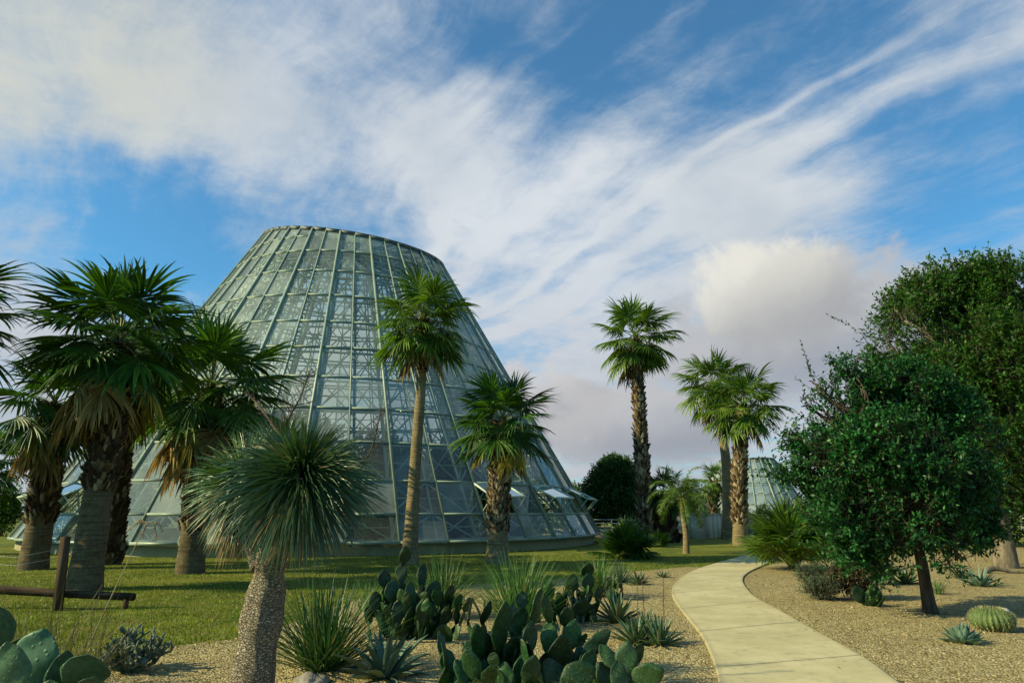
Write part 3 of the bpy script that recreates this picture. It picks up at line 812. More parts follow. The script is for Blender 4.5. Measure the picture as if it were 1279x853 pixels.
palm_px('thick trunked fan palm right behind the leaning fence post', (105, 737), [(119, 640), (132, 560)], (149, 428), .31, .24, 122, boot=(.45, .97), nboot=640, dead=10, yellow=2, seed=11, size=.22, nf=33, emin=-26, flare=1.12)
palm_px('fan palm with shaggy dark trunk just behind the thickest palm trunk', (138, 705), [(145, 620), (152, 540)], (165, 462), .29, .29, 84, boot=(.04, .98), nboot=800, dead=10, seed=12, size=.26, nf=22, flare=1.05)
palm_px('fan palm with half smooth half shaggy trunk nearest the glass cone\'s outer corner', (41, 711), [(52, 640), (60, 580)], (68, 508), .35, .28, 84, boot=(.27, .98), nboot=560, dead=9, yellow=1, seed=13, size=.26, nf=27, flare=1.12)
palm_px('fan palm with hanging tan fronds between the thick palm and the branched yucca', (237, 716), [(245, 640), (252, 570)], (263, 488), .33, .29, 112, boot=(.24, .98), nboot=560, dead=12, yellow=[PI*.9, -PI/2, 2.4], seed=24, size=.24, nf=30, emin=-28, flare=1.15)
palm_px('fan palm mostly outside the frame, only frond tips showing above', (-120, 742), [(-110, 650), (-100, 560)], (-92, 400), .38, .33, 112, boot=(.45, .97), nboot=150, dead=6, seed=15, size=.32, nf=34, emin=-30)
palm_px('dark fan palm low at the picture edge above the bright bush', (-30, 692), [(-28, 650)], (-20, 582), .34, .34, 62, boot=(.1, .98), nboot=160, dead=5, seed=16, size=.34, nf=26)
palm_px('slender smooth trunked fan palm in front of the glass cone', (511, 704), [(515, 640), (520, 560), (526, 480)], (527, 402), .215, .14, 74, boot=(.80, .985), nboot=240, dead=4, seed=27, size=.26, nf=40, bark='palm_bark_pale', flare=1.5, fset=FSL, emin=-50)
palm_px('short fan palm with patchy shaggy trunk and yellow fronds before the glass cone', (621, 704), [(622, 650), (624, 590)], (628, 528), .34, .29, 70, boot=(.26, .98), nboot=620, dead=2, yellow=[PI, -.5, -PI/2+.3, -.9], seed=18, size=.2, nf=32, emin=-26, bark='palm_bark_pale', bm_='boots_pale', flare=1.1)
palm_px('tallest palm standing alone against the clouds with rough boot covered trunk', (806, 678), [(803, 600), (800, 540)], (794, 424), .36, .24, 58, boot=(.02, .98), nboot=700, dead=2, seed=19, size=.30, bark='palm_bark_pale', bm_='boots_pale', nf=34, fset=FSL, emin=-48, flare=1.25)
palm_px('smooth grey trunked fan palm by the concrete wall, behind its rougher neighbour', (909, 668.5), [(909, 620), (905, 560)], (890, 482), .36, .22, 52, boot=(.9, .99), nboot=80, dead=2, seed=20, size=.4, nf=30, fset=FSL, bark='palm_bark_pale', Y=43, flare=1.3)
palm_px('fan palm with rough upper trunk beside the bend of the path', (925, 681), [(924, 640), (924, 580)], (929, 508), .35, .25, 56, boot=(.24, .98), nboot=560, dead=1, yellow=[-PI/2+.5], seed=31, size=.27, bm_='boots_pale', nf=34, bark='palm_bark_pale', fset=FSL, flare=1.15)
palm_px('distant pale fan palm peeking over the wall left of the smooth trunked one', (890, 660), [(891, 640)], (893, 602), .35, .3, 24, boot=(.1, .98), nboot=60, dead=3, yellow=2, seed=33, size=.5, nf=22, Y=58, fset=FSL)
palm_px('dark trunked bushy palm behind the small feather palm', (830, 676), [(829, 655)], (829, 622), .55, .5, 34, boot=(.02, .98), nboot=150, dead=5, seed=34, size=.5, nf=26, Y=38.5)

# feather palm
def pinnate_mesh(name, elev, seed, L=2.4, mats=None):
    r = np.random.default_rng(seed); mb = MB(); e = R(elev); d = Vector((math.cos(e), 0, math.sin(e))); p = Vector((0, 0, 0)); pts = [p.copy()]; ds = [d.copy()]
    n = 14
    for k in range(n):
        d = (d+Vector((0, 0, -.085-.012*k))).normalized(); p = p+d*(L/n); pts.append(p.copy()); ds.append(d.copy())
    mb.tube(pts, [.028*(1-.85*k/n) for k in range(n+1)], 5, 1)
    Pb = []; D = []; S = []; Ls = []
    m = 46
    for j in range(m):
        t = .16+.84*j/m; f = t*n; i = min(int(f), n-1); q = pts[i].lerp(pts[i+1], f-i); dd = ds[i]
        up = dd.cross(Vector((0, 1, 0)))*-1
        for s_ in (-1, 1):
            v = Vector((0, s_, 0))*.85+dd*.55+up*r.normal(.05, .25); Pb.append(tuple(q)); D.append(tuple(v)); S.append(tuple(dd)); Ls.append(.55*math.sin(PI*min(1, .15+t*.82))**.6*r.uniform(.85, 1.1))
    V, Q = blades(np.array(Pb), np.array(D), np.array(S), Ls, .035, 4, r.uniform(.5, 1.3, len(Pb)), [.6, 1, .9, .6, .05], .2); mb.add(V, Q, 0)
    return mb.mesh(name, mats or [M['palm_leaf_light'], M['petiole']])
def feather_palm():
    base = G(857, 691); top = P(852, 622, base.y); root = empty('feather_palm', base, 0, 'small thin trunked feather palm standing on the lawn by the wall', 'palm tree')
    l = top-base; mb = MB(); sp = [Vector((0, 0, -.1)), l*.33+Vector((.05, 0, 0)), l*.66, l]
    mb.tube(catmull(sp, 6), [.14-.05*i/18 for i in range(19)], 12, jit=.1); mb.build('trunk', [M['palm_bark_pale']], root, smooth=True)
    r = random.Random(4); PM = {e: pinnate_mesh('frond', e, e+100) for e in (80, 62, 45, 25, 5)}
    for i in range(17):
        e = [80, 80, 62, 62, 62, 62, 45, 45, 45, 45, 25, 25, 25, 25, 5, 5, 5][i]
        o = obj('frond', PM[e], root, l); o.rotation_euler = (r.uniform(-.1, .1), 0, i*2.39996); k = r.uniform(.68, .85); o.scale = (k, k, k)
feather_palm()

# low fan palm shrubs (no trunk)
def palm_shrub(label, px, py, rpx, seed, nf=34, fset=FS, hfac=1.0, emin_=72):
    b = G(px, py); cr = rpx*b.y/FPX; root = empty('palm_shrub', b, 0, label, 'palm shrub', 'low trunkless fan palm shrubs'); r = random.Random(seed)
    for i in range(nf):
        u = (i+.5)/nf; el = 86-emin_*u+r.uniform(-6, 6); cls = min(CLS, key=lambda c: abs(c-el))
        o = obj('frond', r.choice(fset[cls]), root); o.location = (r.uniform(-.12, .12), r.uniform(-.12, .12), .05)
        o.rotation_euler = (r.uniform(-.15, .15), 0, i*2.39996+r.uniform(-.3, .3)); k = cr/1.8*r.uniform(.75, 1.08)*hfac; o.scale = (k, k, k)
palm_shrub('round dark palm shrub on the lawn below the tallest palm', 783, 697, 44, 5, 46, FS, 1.0, 62)
palm_shrub('tall spiky palm shrub beside the path under the leafy tree', 992, 712, 76, 6, 50, FSL, 1.0, 42)
palm_shrub('small palm shrub tucked behind the round dark one', 822, 683, 18, 8, 22)
# ------------------------------------------------------------------ branched yucca near the camera
def yucca_head(c, axis, n, L, W, amax, seed, droop=.5, r0=.07, back=0.0, mat='yucca_leaf', amin=0, upk=0.0):
    r = np.random.default_rng(seed); ax = np.array(Vector(axis).normalized()); t1 = norm(np.cross(ax, [0.3, .2, 1.0])); t2 = np.cross(ax, t1)
    u = (np.arange(n)+.5)/n; al = np.radians(amin+(amax-amin)*u**.62); az = np.arange(n)*2.39996+r.normal(0, .2, n)
    D = np.cos(al)[:, None]*ax+np.sin(al)[:, None]*(np.cos(az)[:, None]*t1+np.sin(az)[:, None]*t2)
    Pb = np.array(c)[None]+D*r0-ax[None]*(u*back)[:, None]
    S = norm(np.cross(D, ax[None]+.001)); S = norm(S+D*0)
    V, Q = blades(Pb, D, S, L*r.uniform(.75, 1.08, n)*(.8+.2*np.sin(al))*(1-upk*np.clip(D[:, 2], 0, 1)), W, 5, droop*r.uniform(.3, 1.9, n), [.6, 1, .9, .75, .45, .05], .25, dpow=1.4)
    return V, Q
def panicle(mb, pts, r0, ntw, tl, seed, mi=0):
    r = random.Random(seed); c = catmull(pts, 6); n = len(c)
    mb.tube(c, [r0*(1-.75*i/n) for i in range(n)], 6, mi, jit=.3)
    Pb = []; D = []
    for i in range(ntw):
        t = .12+.86*i/ntw; k = min(int(t*(n-1)), n-2); p = c[k].lerp(c[k+1], t*(n-1)-k); ax = (c[k+1]-c[k]).normalized()
        an = r.random()*2*PI; o = Vector((math.cos(an), math.sin(an), .1)); o = (o-ax*o.dot(ax)).normalized(); d = (ax*.7+o).normalized()
        L_ = tl*(1.1-.6*t)*r.uniform(.6, 1.2); q1 = p+d*L_*.5; q2 = q1+(d+Vector((0, 0, .25))).normalized()*L_*.5
        mb.tube([p, q1, q2], [.0035, .0028, .0015], 4, mi, cap=False)
        for _ in range(2):
            d2 = (d+Vector((r.uniform(-1, 1), r.uniform(-1, 1), r.uniform(-.3, .8)))*.8).normalized(); mb.tube([q1, q1+d2*L_*.35], [.002, .001], 3, mi, cap=False)
def yucca():
    b = G(316, 876); Y = b.y
    root = empty('yucca_tree', b, 0, 'branched yucca with rough grey trunk, round spiky heads and dead flower stalks', 'yucca')
    loc = lambda v: v-b
    mb = MB(); sp = catmull([Vector((-.03, 0, -.1)), loc(P(318, 830, Y)), loc(P(328, 770, Y)), loc(P(335, 720, Y)), loc(P(338, 690, Y-.02))], 10)
    rd = [.235, .22, .205, .2, .2, .195, .19, .185, .18]; k = len(sp)
    rads = []
    for i in range(k):
        t = i/(k-1); rads.append((.2*(1-t)+.13*t)*(1+.06*math.sin(t*13+1)+.04*math.sin(t*31)))
    # dense rings with noise so the outline is knobbly
    s2 = []; r2 = []
    for i in range(k-1):
        for j in range(3): s2.append(sp[i].lerp(sp[i+1], j/3)); r2.append(rads[i]*(1-j/3)+rads[i+1]*j/3)
    s2.append(sp[-1]); r2.append(rads[-1])
    mb.tube(s2, r2, 36, jit=.16)
    h1, h2, h3 = P(377, 598, Y-.42), P(306, 606, Y+.12), P(350, 572, Y+.34)
    fork = s2[-4]
    mb.tube(catmull([fork, loc(P(352, 660, Y-.15)), loc(P(366, 622, Y-.3)), loc(h1)], 5), [.13, .125, .12, .115, .11, .1, .1, .1, .1, .1, .09, .09, .09, .085, .08, .06], 16, jit=.25)
    mb.tube(catmull([fork-Vector((.05, 0, .1)), loc(P(313, 665, Y+.05)), loc(P(308, 635, Y+.1)), loc(h2)], 5), [.12, .11, .1, .095, .09, .085, .08, .08, .08, .08, .08, .08, .075, .07, .065, .05], 16, jit=.25)
    mb.tube(catmull([fork, loc(P(340, 640, Y+.2)), loc(P(346, 600, Y+.3)), loc(h3)], 5), [.12, .11, .1, .09, .09, .085, .08, .08, .08, .08, .08, .08, .07, .07, .06, .05], 16, jit=.25)
    mb.build('trunk', [M['yucca_bark']], root, smooth=True)
    cam_dir = (Vector((0, 0, 1.6))-h1).normalized()
    for i, (h, ax, n, L_, am, dr) in enumerate([(h1, cam_dir+Vector((.12, 0, .28)), 1000, .75, 120, .85), (h2, Vector((-.6, -.45, .45)), 560, .60, 125, .8), (h3, Vector((.1, .1, 1)), 300, .52, 100, .5)]):
        hd = empty('leaf_head', loc(h)); hd.parent = root
        m1 = MB(); V, Q = yucca_head((0, 0, 0), ax, n, L_, .022, am, 40+i, dr, upk=.38 if i == 0 else .1); m1.add(V, Q, 0)
        lo = m1.build('leaves', [M['yucca_leaf']], hd)
        m2 = MB(); V, Q = yucca_head((0, 0, 0), Vector((0, 0, 1)) if i else Vector(ax)+Vector((0, 0, .8)), 260, L_*.8, .018, 155, 60+i, 1.7, .08, .3, amin=100); m2.add(V, Q, 0)
        m2.build('dead_leaves', [M['yucca_dead']], hd)
    for i, (pts, r0, ntw, tl) in enumerate([
        ([loc(P(372, 590, Y-.2)), loc(P(356, 556, Y-.15)), loc(P(335, 522, Y)), loc(P(318, 500, Y+.1)), loc(P(306, 490, Y+.15))], .022, 24, .2),
        ([loc(P(348, 552, Y+.3)), loc(P(362, 520, Y+.25)), loc(P(377, 492, Y+.2)), loc(P(386, 463, Y+.2))], .014, 46, .26),
        ([loc(P(440, 600, Y+.05)), loc(P(462, 565, Y)), loc(P(472, 530, Y)), loc(P(476, 508, Y))], .012, 26, .16)]):
        m3 = MB(); panicle(m3, pts, r0, ntw, tl, 90+i); m3.build('flower_stalk', [M['stem_dead']], root)
yucca()

# ------------------------------------------------------------------ prickly pears
def pad_mesh(seed, wr=.36, th=.055, mat='pad'):
    r = random.Random(seed); mb = MB(); rows = 12; k = 16; V = []; bend = r.uniform(-.12, .12); sk = r.uniform(-.06, .06)
    for i in range(rows+1):
        t = i/rows; tt = min(1, max(0, t)); w = wr*(math.sin(PI*(tt**.82)*.985+.03)**.62)*(.85+.25*tt)
        w = max(w, .03)
        if i == 0: w = .07
        thk = th*(.45+.55*math.sin(PI*min(1, t*1.02)))*(1.2-.5*t)
        for j in range(k):
            a = 2*PI*j/k; x = math.cos(a); y = math.sin(a)
            wv = .012*math.sin(t*17+seed)*abs(x)
            V.append((x*(w+wv)+sk*math.sin(PI*t), (abs(y)**.8)*(1 if y > 0 else -1)*thk*(1-.25*x*x)+bend*t*t+.02*math.sin(t*9+x*3+seed), t))
    Q = []
    for i in range(rows):
        for j in range(k): Q.append((i*k+j, i*k+(j+1) % k, (i+1)*k+(j+1) % k, (i+1)*k+j))
    c = len(V); V.append((sk*0, bend, 1.0)); c2 = len(V); V.append((0, 0, 0))
    for j in range(0, k, 2):
        Q.append((rows*k+j, rows*k+j+1, rows*k+(j+2) % k, c)); Q.append(((j+2) % k, j+1, j, c2))
    mb.add(V, Q, 0); return mb.mesh('pad', [M[mat]], True)
PADS = [pad_mesh(i, random.uniform(.3, .42)) for i in range(5)]
PADS_LONG = [pad_mesh(20+i, random.uniform(.22, .28)) for i in range(3)]
PADS_BLUE = [pad_mesh(30+i, .4, .06, 'pad_blue') for i in range(3)]
def put_pad(root, me, base, axis, yaw, size, wsc=1.0):
    ax = Vector(axis).normalized(); f = Vector((math.sin(yaw), -math.cos(yaw), 0)); f = (f-ax*f.dot(ax))
    if f.length < .1: f = Vector((1, 0, 0))-ax*ax.x
    f.normalize(); x = f.cross(ax).normalized()*-1
    mt = Matrix((( -x.x, -f.x, ax.x), (-x.y, -f.y, ax.y), (-x.z, -f.z, ax.z))).to_4x4()
    o = obj('pad', me, root); o.matrix_local = Matrix.Translation(base) @ mt @ Matrix.Diagonal((size*wsc, size, size, 1))
    return o
def opuntia(label, b, seed, nbase, gens, size, spread, meshes=PADS, hero=(), pix_depth=None, prob=(3, 2, 2), lean=.5, group='prickly pear cacti', maxn=95):
    r = random.Random(seed); root = empty('prickly_pear', b, 0, label, 'cactus', group); cnt = [0]; queue = []
    def rec(p, ax, sz, g, yaw):
        if cnt[0] >= maxn-3*len(hero): return
        cnt[0] += 1; put_pad(root, r.choice(meshes), p, ax, yaw, sz, r.uniform(.85, 1.1))
        if g <= 0: return
        tip = p+Vector(ax)*sz*.93
        for _ in range(r.choice(prob)):
            a = r.uniform(-1.0, 1.0); x = Vector((math.cos(yaw), math.sin(yaw), 0))
            d = (Vector(ax)*math.cos(a*.7)+x*math.sin(a)*.9+Vector((r.uniform(-.3, .3), r.uniform(-.4, .3), .3))).normalized()
            q = p+Vector(ax)*sz*(.9-.18*abs(a))+x*(math.sin(a)*sz*.33)
            queue.append((q, d, sz*r.uniform(.72, .98), g-1, yaw+r.uniform(-1.1, 1.1)))
    for i in range(nbase):
        a = r.random()*2*PI; d = spread*math.sqrt(r.random()); p = Vector((math.cos(a)*d, math.sin(a)*d*.6, -.03))
        ax = (Vector((math.cos(a)*lean*r.random(), math.sin(a)*lean*r.random()*.6, 1))).normalized()
        queue.append((p, ax, size*r.uniform(.85, 1.15), gens, r.uniform(0, PI)))
    while queue: rec(*queue.pop(0))
    for (px, py, hp, wp, tilt, yaw, dY) in hero:
        Y = b.y+dY; c = P(px, py, Y)-b; sz = hp*Y/FPX*1.03; tl = R(tilt); ax = Vector((math.sin(tl), r.uniform(-.4, .25), math.cos(tl))).normalized(); yaw += r.uniform(-22, 22)
        p0 = c-ax*sz*.5; wsc = (wp/hp)/.74; face = R(yaw)
        put_pad(root, meshes[cnt[0] % len(meshes)], p0, ax, face, sz, max(.5, wsc/max(.35, abs(math.cos(face))))); cnt[0] += 1
        # carried down to the ground by older pads
        g0 = Vector((p0.x*.55+r.uniform(-.1, .1), p0.y*.6, 0)); seg = p0-g0; n = max(1, int(seg.length/(size*.8))); pp = p0
        if p0.z > .08 and cnt[0] < maxn:
            for j in range(n):
                q = g0.lerp(p0, (n-1-j)/n) if n > 1 else g0
                q = q+Vector((r.uniform(-.03, .03), r.uniform(-.03, .03), 0)); s_ = (pp-q)
                put_pad(root, r.choice(PADS if meshes is not PADS_BLUE else meshes), q, s_.normalized(), face+r.uniform(-.8, .8), s_.length*1.1, .9); pp = q; cnt[0] += 1
    return root
YB = 5.9
opuntia('big sprawling prickly pear at the bottom edge with many dark upright pads', Vector((P(632, 800, YB).x, YB, 0)), 3, 6, 2, .27, .5, hero=[
    (653, 749, 19, 18, 5, 5, .2), (684, 760, 34, 16, -12, 30, 0), (669, 758, 40, 16, 12, 50, .1), (661, 797, 38, 18, 8, 30, -.1), (626, 782, 62, 24, 2, 40, 0),
    (586, 763, 30, 9, 6, 70, .1), (597, 800, 44, 18, -10, 40, 0), (561, 828, 32, 22, -25, 15, -.1), (581, 830, 28, 17, 10, 20, -.2), (617, 824, 17, 17, 0, 0, -.3),
    (640, 815, 42, 24, 3, 30, .1), (610, 812, 38, 20, -5, 45, .2), (665, 838, 34, 22, 12, 30, -.4), (630, 845, 32, 24, 0, 10, -.3), (594, 848, 36, 26, -20, 20, -.2), (607, 765, 30, 10, 18, 60, .2), (645, 775, 36, 20, -6, 30, .2)], prob=(2, 2, 1), lean=.3)
opuntia('prickly pear with broad overlapping pads, one drooping dark pad pointing at the path', Vector((P(712, 800, YB).x, YB, 0)), 5, 4, 1, .27, .3, hero=[
    (700, 817, 50, 40, -8, 8, 0), (715, 792, 32, 21, 10, 20, .1), (729, 796, 13, 12, 20, 10, .1), (744, 802, 42, 24, 52, 25, 0), (722, 846, 44, 30, 62, 10, -.3), (690, 845, 40, 34, -20, 10, -.2), (735, 830, 36, 24, 15, 40, -.1), (708, 770, 24, 18, -4, 20, .3)], prob=(2, 1), lean=.3)
opuntia('bright green prickly pear at the bottom edge nearest the path', Vector((P(785, 820, YB-.1).x, YB-.1, 0)), 8, 4, 1, .24, .28, hero=[
    (762, 820, 34, 20, -38, 15, 0), (782, 825, 42, 26, 8, 10, 0), (797, 817, 26, 18, 20, 30, .1), (808, 844, 42, 28, 62, 10, -.2), (775, 845, 34, 26, -10, 20, -.2), (758, 842, 30, 22, -30, 40, 0)], prob=(1, 2), lean=.3)
b = G(512, 798); opuntia('dense dark prickly pear behind the large grey agave', b, 21, 13, 3, .27, .6, hero=[(505, 693, 22, 16, 12, 10, .2), (556, 790, 18, 26, 70, 10, -.2), (528, 718, 26, 14, 5, 30, .2), (480, 722, 20, 14, -10, 30, .1), (492, 738, 26, 16, 8, 20, 0), (514, 742, 28, 14, -6, 60, 0), (543, 738, 24, 18, 12, 15, .1), (562, 742, 22, 12, 20, 50, .1), (470, 752, 24, 16, -14, 25, 0), (498, 764, 26, 18, 4, 40, -.1), (532, 762, 26, 20, -10, 15, -.1), (556, 768, 22, 16, 16, 30, 0)], prob=(2, 2, 1), lean=.35)
b = G(705, 776); opuntia('prickly pear with pale woody legs in the middle of the gravel bed', b, 33, 12, 3, .22, .58, hero=[(698, 752, 22, 16, -8, 30, 0), (748, 742, 20, 14, 14, 30, .1), (734, 712, 20, 15, 10, 10, .2), (736, 726, 18, 16, -5, 30, .1), (715, 730, 24, 20, 5, 10, 0), (727, 758, 20, 22, 10, 10, -.3), (685, 735, 24, 20, -10, 20, .1)], prob=(2, 2, 1), lean=.5)
b = G(768, 748); opuntia('small prickly pear touching the agave clump in the middle bed', b, 37, 5, 2, .2, .3, prob=(2, 1), lean=.4)
YN = 4.7
opuntia('blue-green prickly pear with big smooth round pads at the bottom corner', Vector((P(40, 840, YN).x, YN, 0)), 41, 2, 0, .3, .2, meshes=PADS_BLUE, hero=[
    (38, 830, 76, 56, 14, 12, 0), (104, 836, 48, 44, 22, 8, -.1), (13, 836, 60, 40, -8, -20, -.25), (26, 812, 34, 30, 10, 20, .2), (72, 842, 56, 18, 10, 60, 0), (-2, 785, 52, 26, 3, 50, .25), (112, 862, 40, 34, 20, 5, -.3), (60, 880, 50, 46, 0, 10, -.1)], prob=(1,))
b = G(1086, 757); opuntia('small grey prickly pear on the gravel in front of the brown shrub', b, 45, 3, 1, .22, .22, prob=(2, 1), lean=.6, hero=[(1074, 742, 20, 17, -15, 10, 0), (1091, 744, 26, 19, 8, 15, -.05), (1100, 752, 18, 16, 25, 30, -.1)])

# ------------------------------------------------------------------ rosettes, grasses, clumps
def rosette(name, label, cat, b, n, L, W, e0, e1, droop, mat, seed, seg=5, prof=None, fold=.35, r0=.03, parts=(), group=None, spread=0.0, jitter=.12, dpow=1.0):
    r = np.random.default_rng(seed); u = (np.arange(n)+.5)/n; el = np.radians(e1-(e1-e0)*u**.8)+r.normal(0, jitter*.6, n); az = np.arange(n)*2.39996+r.normal(0, jitter, n)
    D = np.stack([np.cos(el)*np.cos(az), np.cos(el)*np.sin(az), np.sin(el)], 1); S = np.stack([-np.sin(az), np.cos(az), np.zeros(n)], 1)
    off = r.uniform(-1, 1, (n, 3))*[spread, spread, 0]
    Pb = D*r0*[1, 1, 0]+off+[0, 0, -.01]
    V, Q = blades(Pb, D, S, L*r.uniform(.72, 1.1, n), W, seg, droop*r.uniform(.5, 1.5, n), prof or [.8, 1, 1, .8, .5, .05], fold, dpow=dpow)
    mb = MB(); mb.add(V, Q, 0)
    if not parts:
        o = mb.build(name, [M[mat]]); o.location = b; tag(o, label, cat, group); return o
    root = empty(name, b, 0, label, cat, group); mb.build('leaves', [M[mat]], root)
    for i, (dx, dy, h, lean, rad) in enumerate(parts):
        s_ = MB(); pts = catmull([Vector((dx, dy, 0)), Vector((dx+lean*.4, dy, h*.5)), Vector((dx+lean, dy, h))], 6); panicle(s_, pts, rad, int(10+h*14), .035, seed*7+i)
        s_.build('flower_stalk', [M['stem_dead']], root)
    return root
SW = [.8, 1, .9, .7, .45, .05]; AG = [.75, .8, 1.0, .95, .6, .05]
rosette('sword_leaf_yucca', 'large spiky clump of dark sword leaves under the branched yucca', 'yucca', G(402, 836), 260, 1.0, .024, 22, 86, .28, 'sotol', 1, prof=SW, spread=.12)
rosette('agave', 'wide grey-green agave with curling leaves on the gravel by the rock', 'agave', G(481, 846), 24, .56, .085, 4, 78, .5, 'agave_blue', 2, prof=AG, fold=.5, dpow=1.6)
rosette('beargrass', 'fine upright grass clump rising behind the dense dark prickly pear', 'grass clump', G(550, 772), 260, 1.05, .017, 30, 86, .4, 'beargrass', 3, spread=.1, group='fine leaved grass clumps')
rosette('beargrass', 'tall fine grass clump with pale leaf bases behind the big sprawling cactus', 'grass clump', G(648, 785), 300, 1.1, .018, 35, 86, .3, 'beargrass', 4, spread=.1, group='fine leaved grass clumps')
rosette('beargrass', 'thin grass clump behind the cactus with pale woody legs', 'grass clump', G(746, 745), 170, .85, .016, 35, 86, .3, 'beargrass', 5, spread=.1, group='fine leaved grass clumps')
rosette('beargrass', 'small faint grass clump left of the dense dark prickly pear', 'grass clump', G(462, 762), 80, .6, .012, 30, 86, .3, 'beargrass', 55, spread=.15, group='fine leaved grass clumps')
rosette('small_yucca', 'pale spiky yucca ball at the lawn edge below the round palm shrub', 'yucca', G(775, 727), 130, .5, .022, -5, 86, .1, 'agave_blue', 6, prof=SW)
rosette('agave', 'small dark agave at the lawn edge beside the pale yucca ball', 'agave', G(797, 730), 34, .34, .05, 8, 80, .1, 'agave_green', 7, prof=AG)
rosette('agave', 'tiny dark agave alone on the gravel near the path edge', 'agave', G(828, 721), 26, .24, .035, 8, 80, .1, 'agave_green', 8, prof=AG)
rosette('agave', 'light green agave with broad stiff leaves in the middle of the bed', 'agave', G(771, 777), 36, .5, .06, 12, 80, .12, 'agave_green', 9, prof=AG)
rosette('agave', 'agave clump with two bare flower stalks near the path', 'agave', G(794, 803), 44, .4, .045, 10, 80, .12, 'agave_green', 10, prof=AG, parts=[(.05, .1, .75, .02, .008), (.12, -.05, .9, -.02, .008)])
rosette('agave', 'agave clump with one bare flower stalk nearest the path', 'agave', G(825, 805), 40, .42, .045, 8, 80, .15, 'agave_green', 11, prof=AG, parts=[(.05, .0, .85, .03, .008)])
rosette('agave', 'dark little agave hidden low behind the two agave clumps', 'agave', G(808, 792), 30, .36, .05, 10, 80, .12, 'agave_green', 12, prof=AG)
rosette('dry_grass_clump', 'dry thin grass with one long arching seed stalk behind the blue-green cactus', 'grass clump', G(62, 862), 160, .95, .008, 25, 85, .25, 'dry_grass', 13, spread=.3)
rosette('agave', 'blue agave rosette alone on the open gravel', 'agave', G(1204, 803), 46, .27, .075, 12, 84, -.12, 'agave_blue', 14, prof=[.7, .9, 1.1, 1.0, .55, .05], fold=.45)
rosette('agave', 'dark agave under the leafy tree crown', 'agave', G(1131, 729), 34, .42, .06, 12, 82, .1, 'agave_green', 15, prof=AG)
rosette('agave', 'grey spiky agave on the gravel between the two tree trunks', 'agave', G(1224, 732), 40, .62, .05, 6, 70, .1, 'agave_blue', 16, prof=SW)
rosette('agave', 'small grey-green agave just past the spiky agave between the trunks', 'agave', G(1200, 722), 30, .45, .04, 12, 80, .2, 'agave_green', 17, prof=SW)
rosette('grass_tuft', 'small yellow-green tuft beside the grey prickly pear', 'grass clump', G(1083, 746), 60, .3, .012, 30, 86, .2, 'beargrass', 18, spread=.06)
rosette('grass_tuft', 'small green tuft at the foot of the leafy tree', 'grass clump', G(1172, 742), 60, .4, .012, 30, 86, .2, 'beargrass', 19, spread=.08)
# long arching stalk
def seed_stalk():
    Y = G(100, 850).y+.3; pts = [P(92, 850, Y), P(118, 790, Y), P(146, 730, Y), P(170, 680, Y), P(182, 656, Y), P(188, 651, Y), P(193, 658, Y), P(194, 668, Y)]
    pts[0].z = 0; b = pts[0].copy(); root = empty('seed_stalk', b, 0, 'long pale leaning seed stalk with drooping tip in front of the palms', 'seed stalk')
    s_ = MB(); c = catmull([p-b for p in pts], 6); s_.tube(c, [.007*(1-.6*i/len(c)) for i in range(len(c))], 6); s_.build('stalk', [M['stem_pale']], root)
    hd = MB(); r = random.Random(3)
    for base_px, tip in (((182, 656), (170, 652)), ((185, 653), (160, 660)), ((192, 656), (195, 672)), ((190, 653), (203, 662)), ((186, 652), (178, 668))):
        p0 = P(*base_px, Y)-b; p1 = P(*tip, Y+.05)-b; m_ = (p0+p1)/2+Vector((0, 0, .05)); cc = catmull([p0, m_, p1], 6); hd.tube(cc, .0025, 4)
        for q in cc[3:]:
            for _ in range(3): hd.tube([q, q+Vector((r.uniform(-.02, .02), r.uniform(-.02, .02), -.03))], [.003, .002], 4)
    hd.build('seed_head', [M['stem_pale']], root)
    for i, (a, c_) in enumerate((((60, 850), (128, 730)), ((75, 850), (124, 745)), ((88, 856), (175, 762)))):
        m2 = MB(); p0 = P(*a, Y)-b; p1 = P(*c_, Y+.1)-b; p0.z = -b.z; m2.tube([p0, (p0+p1)/2+Vector((-.02, 0, .02)), p1], [.004, .003, .002], 5); m2.build('side_stalk', [M['stem_pale']], root)
seed_stalk()
# cholla
def cholla():
    b = G(162, 838); r = random.Random(12); root = empty('cholla', b, 0, 'grey bushy cholla cactus with many thin knobbly stems', 'cactus'); mb = MB(); cnt = [0]
    def rec(p, d, L, rad, g):
        cnt[0] += 1
        if cnt[0] > 420: return
        q1 = p+d*L*.5+Vector((0, 0, .01)); q2 = p+d*L; mb.tube([p, p.lerp(q1, .5), q1, q1.lerp(q2, .6), q2], [rad*.75, rad, rad*.95, rad, rad*.6], 8, jit=.5)
        if g <= 0: return
        for _ in range(r.choice((2, 2, 3))):
            d2 = (d*.6+Vector((r.uniform(-1, 1), r.uniform(-1, 1), r.uniform(-.1, 1.0)))).normalized(); rec(p+d*L*r.uniform(.5, 1), d2, L*r.uniform(.6, .9), rad*.88, g-1)
    for i in range(22):
        a = i*2.4; d = Vector((math.cos(a)*1.0, math.sin(a)*.8, r.uniform(.35, 1.3))).normalized(); rec(Vector((math.cos(a)*.04, math.sin(a)*.04, -.01)), d, r.uniform(.14, .22), .017, 3)
    mb.build('stems', [M['cholla']], root, smooth=True)
cholla()
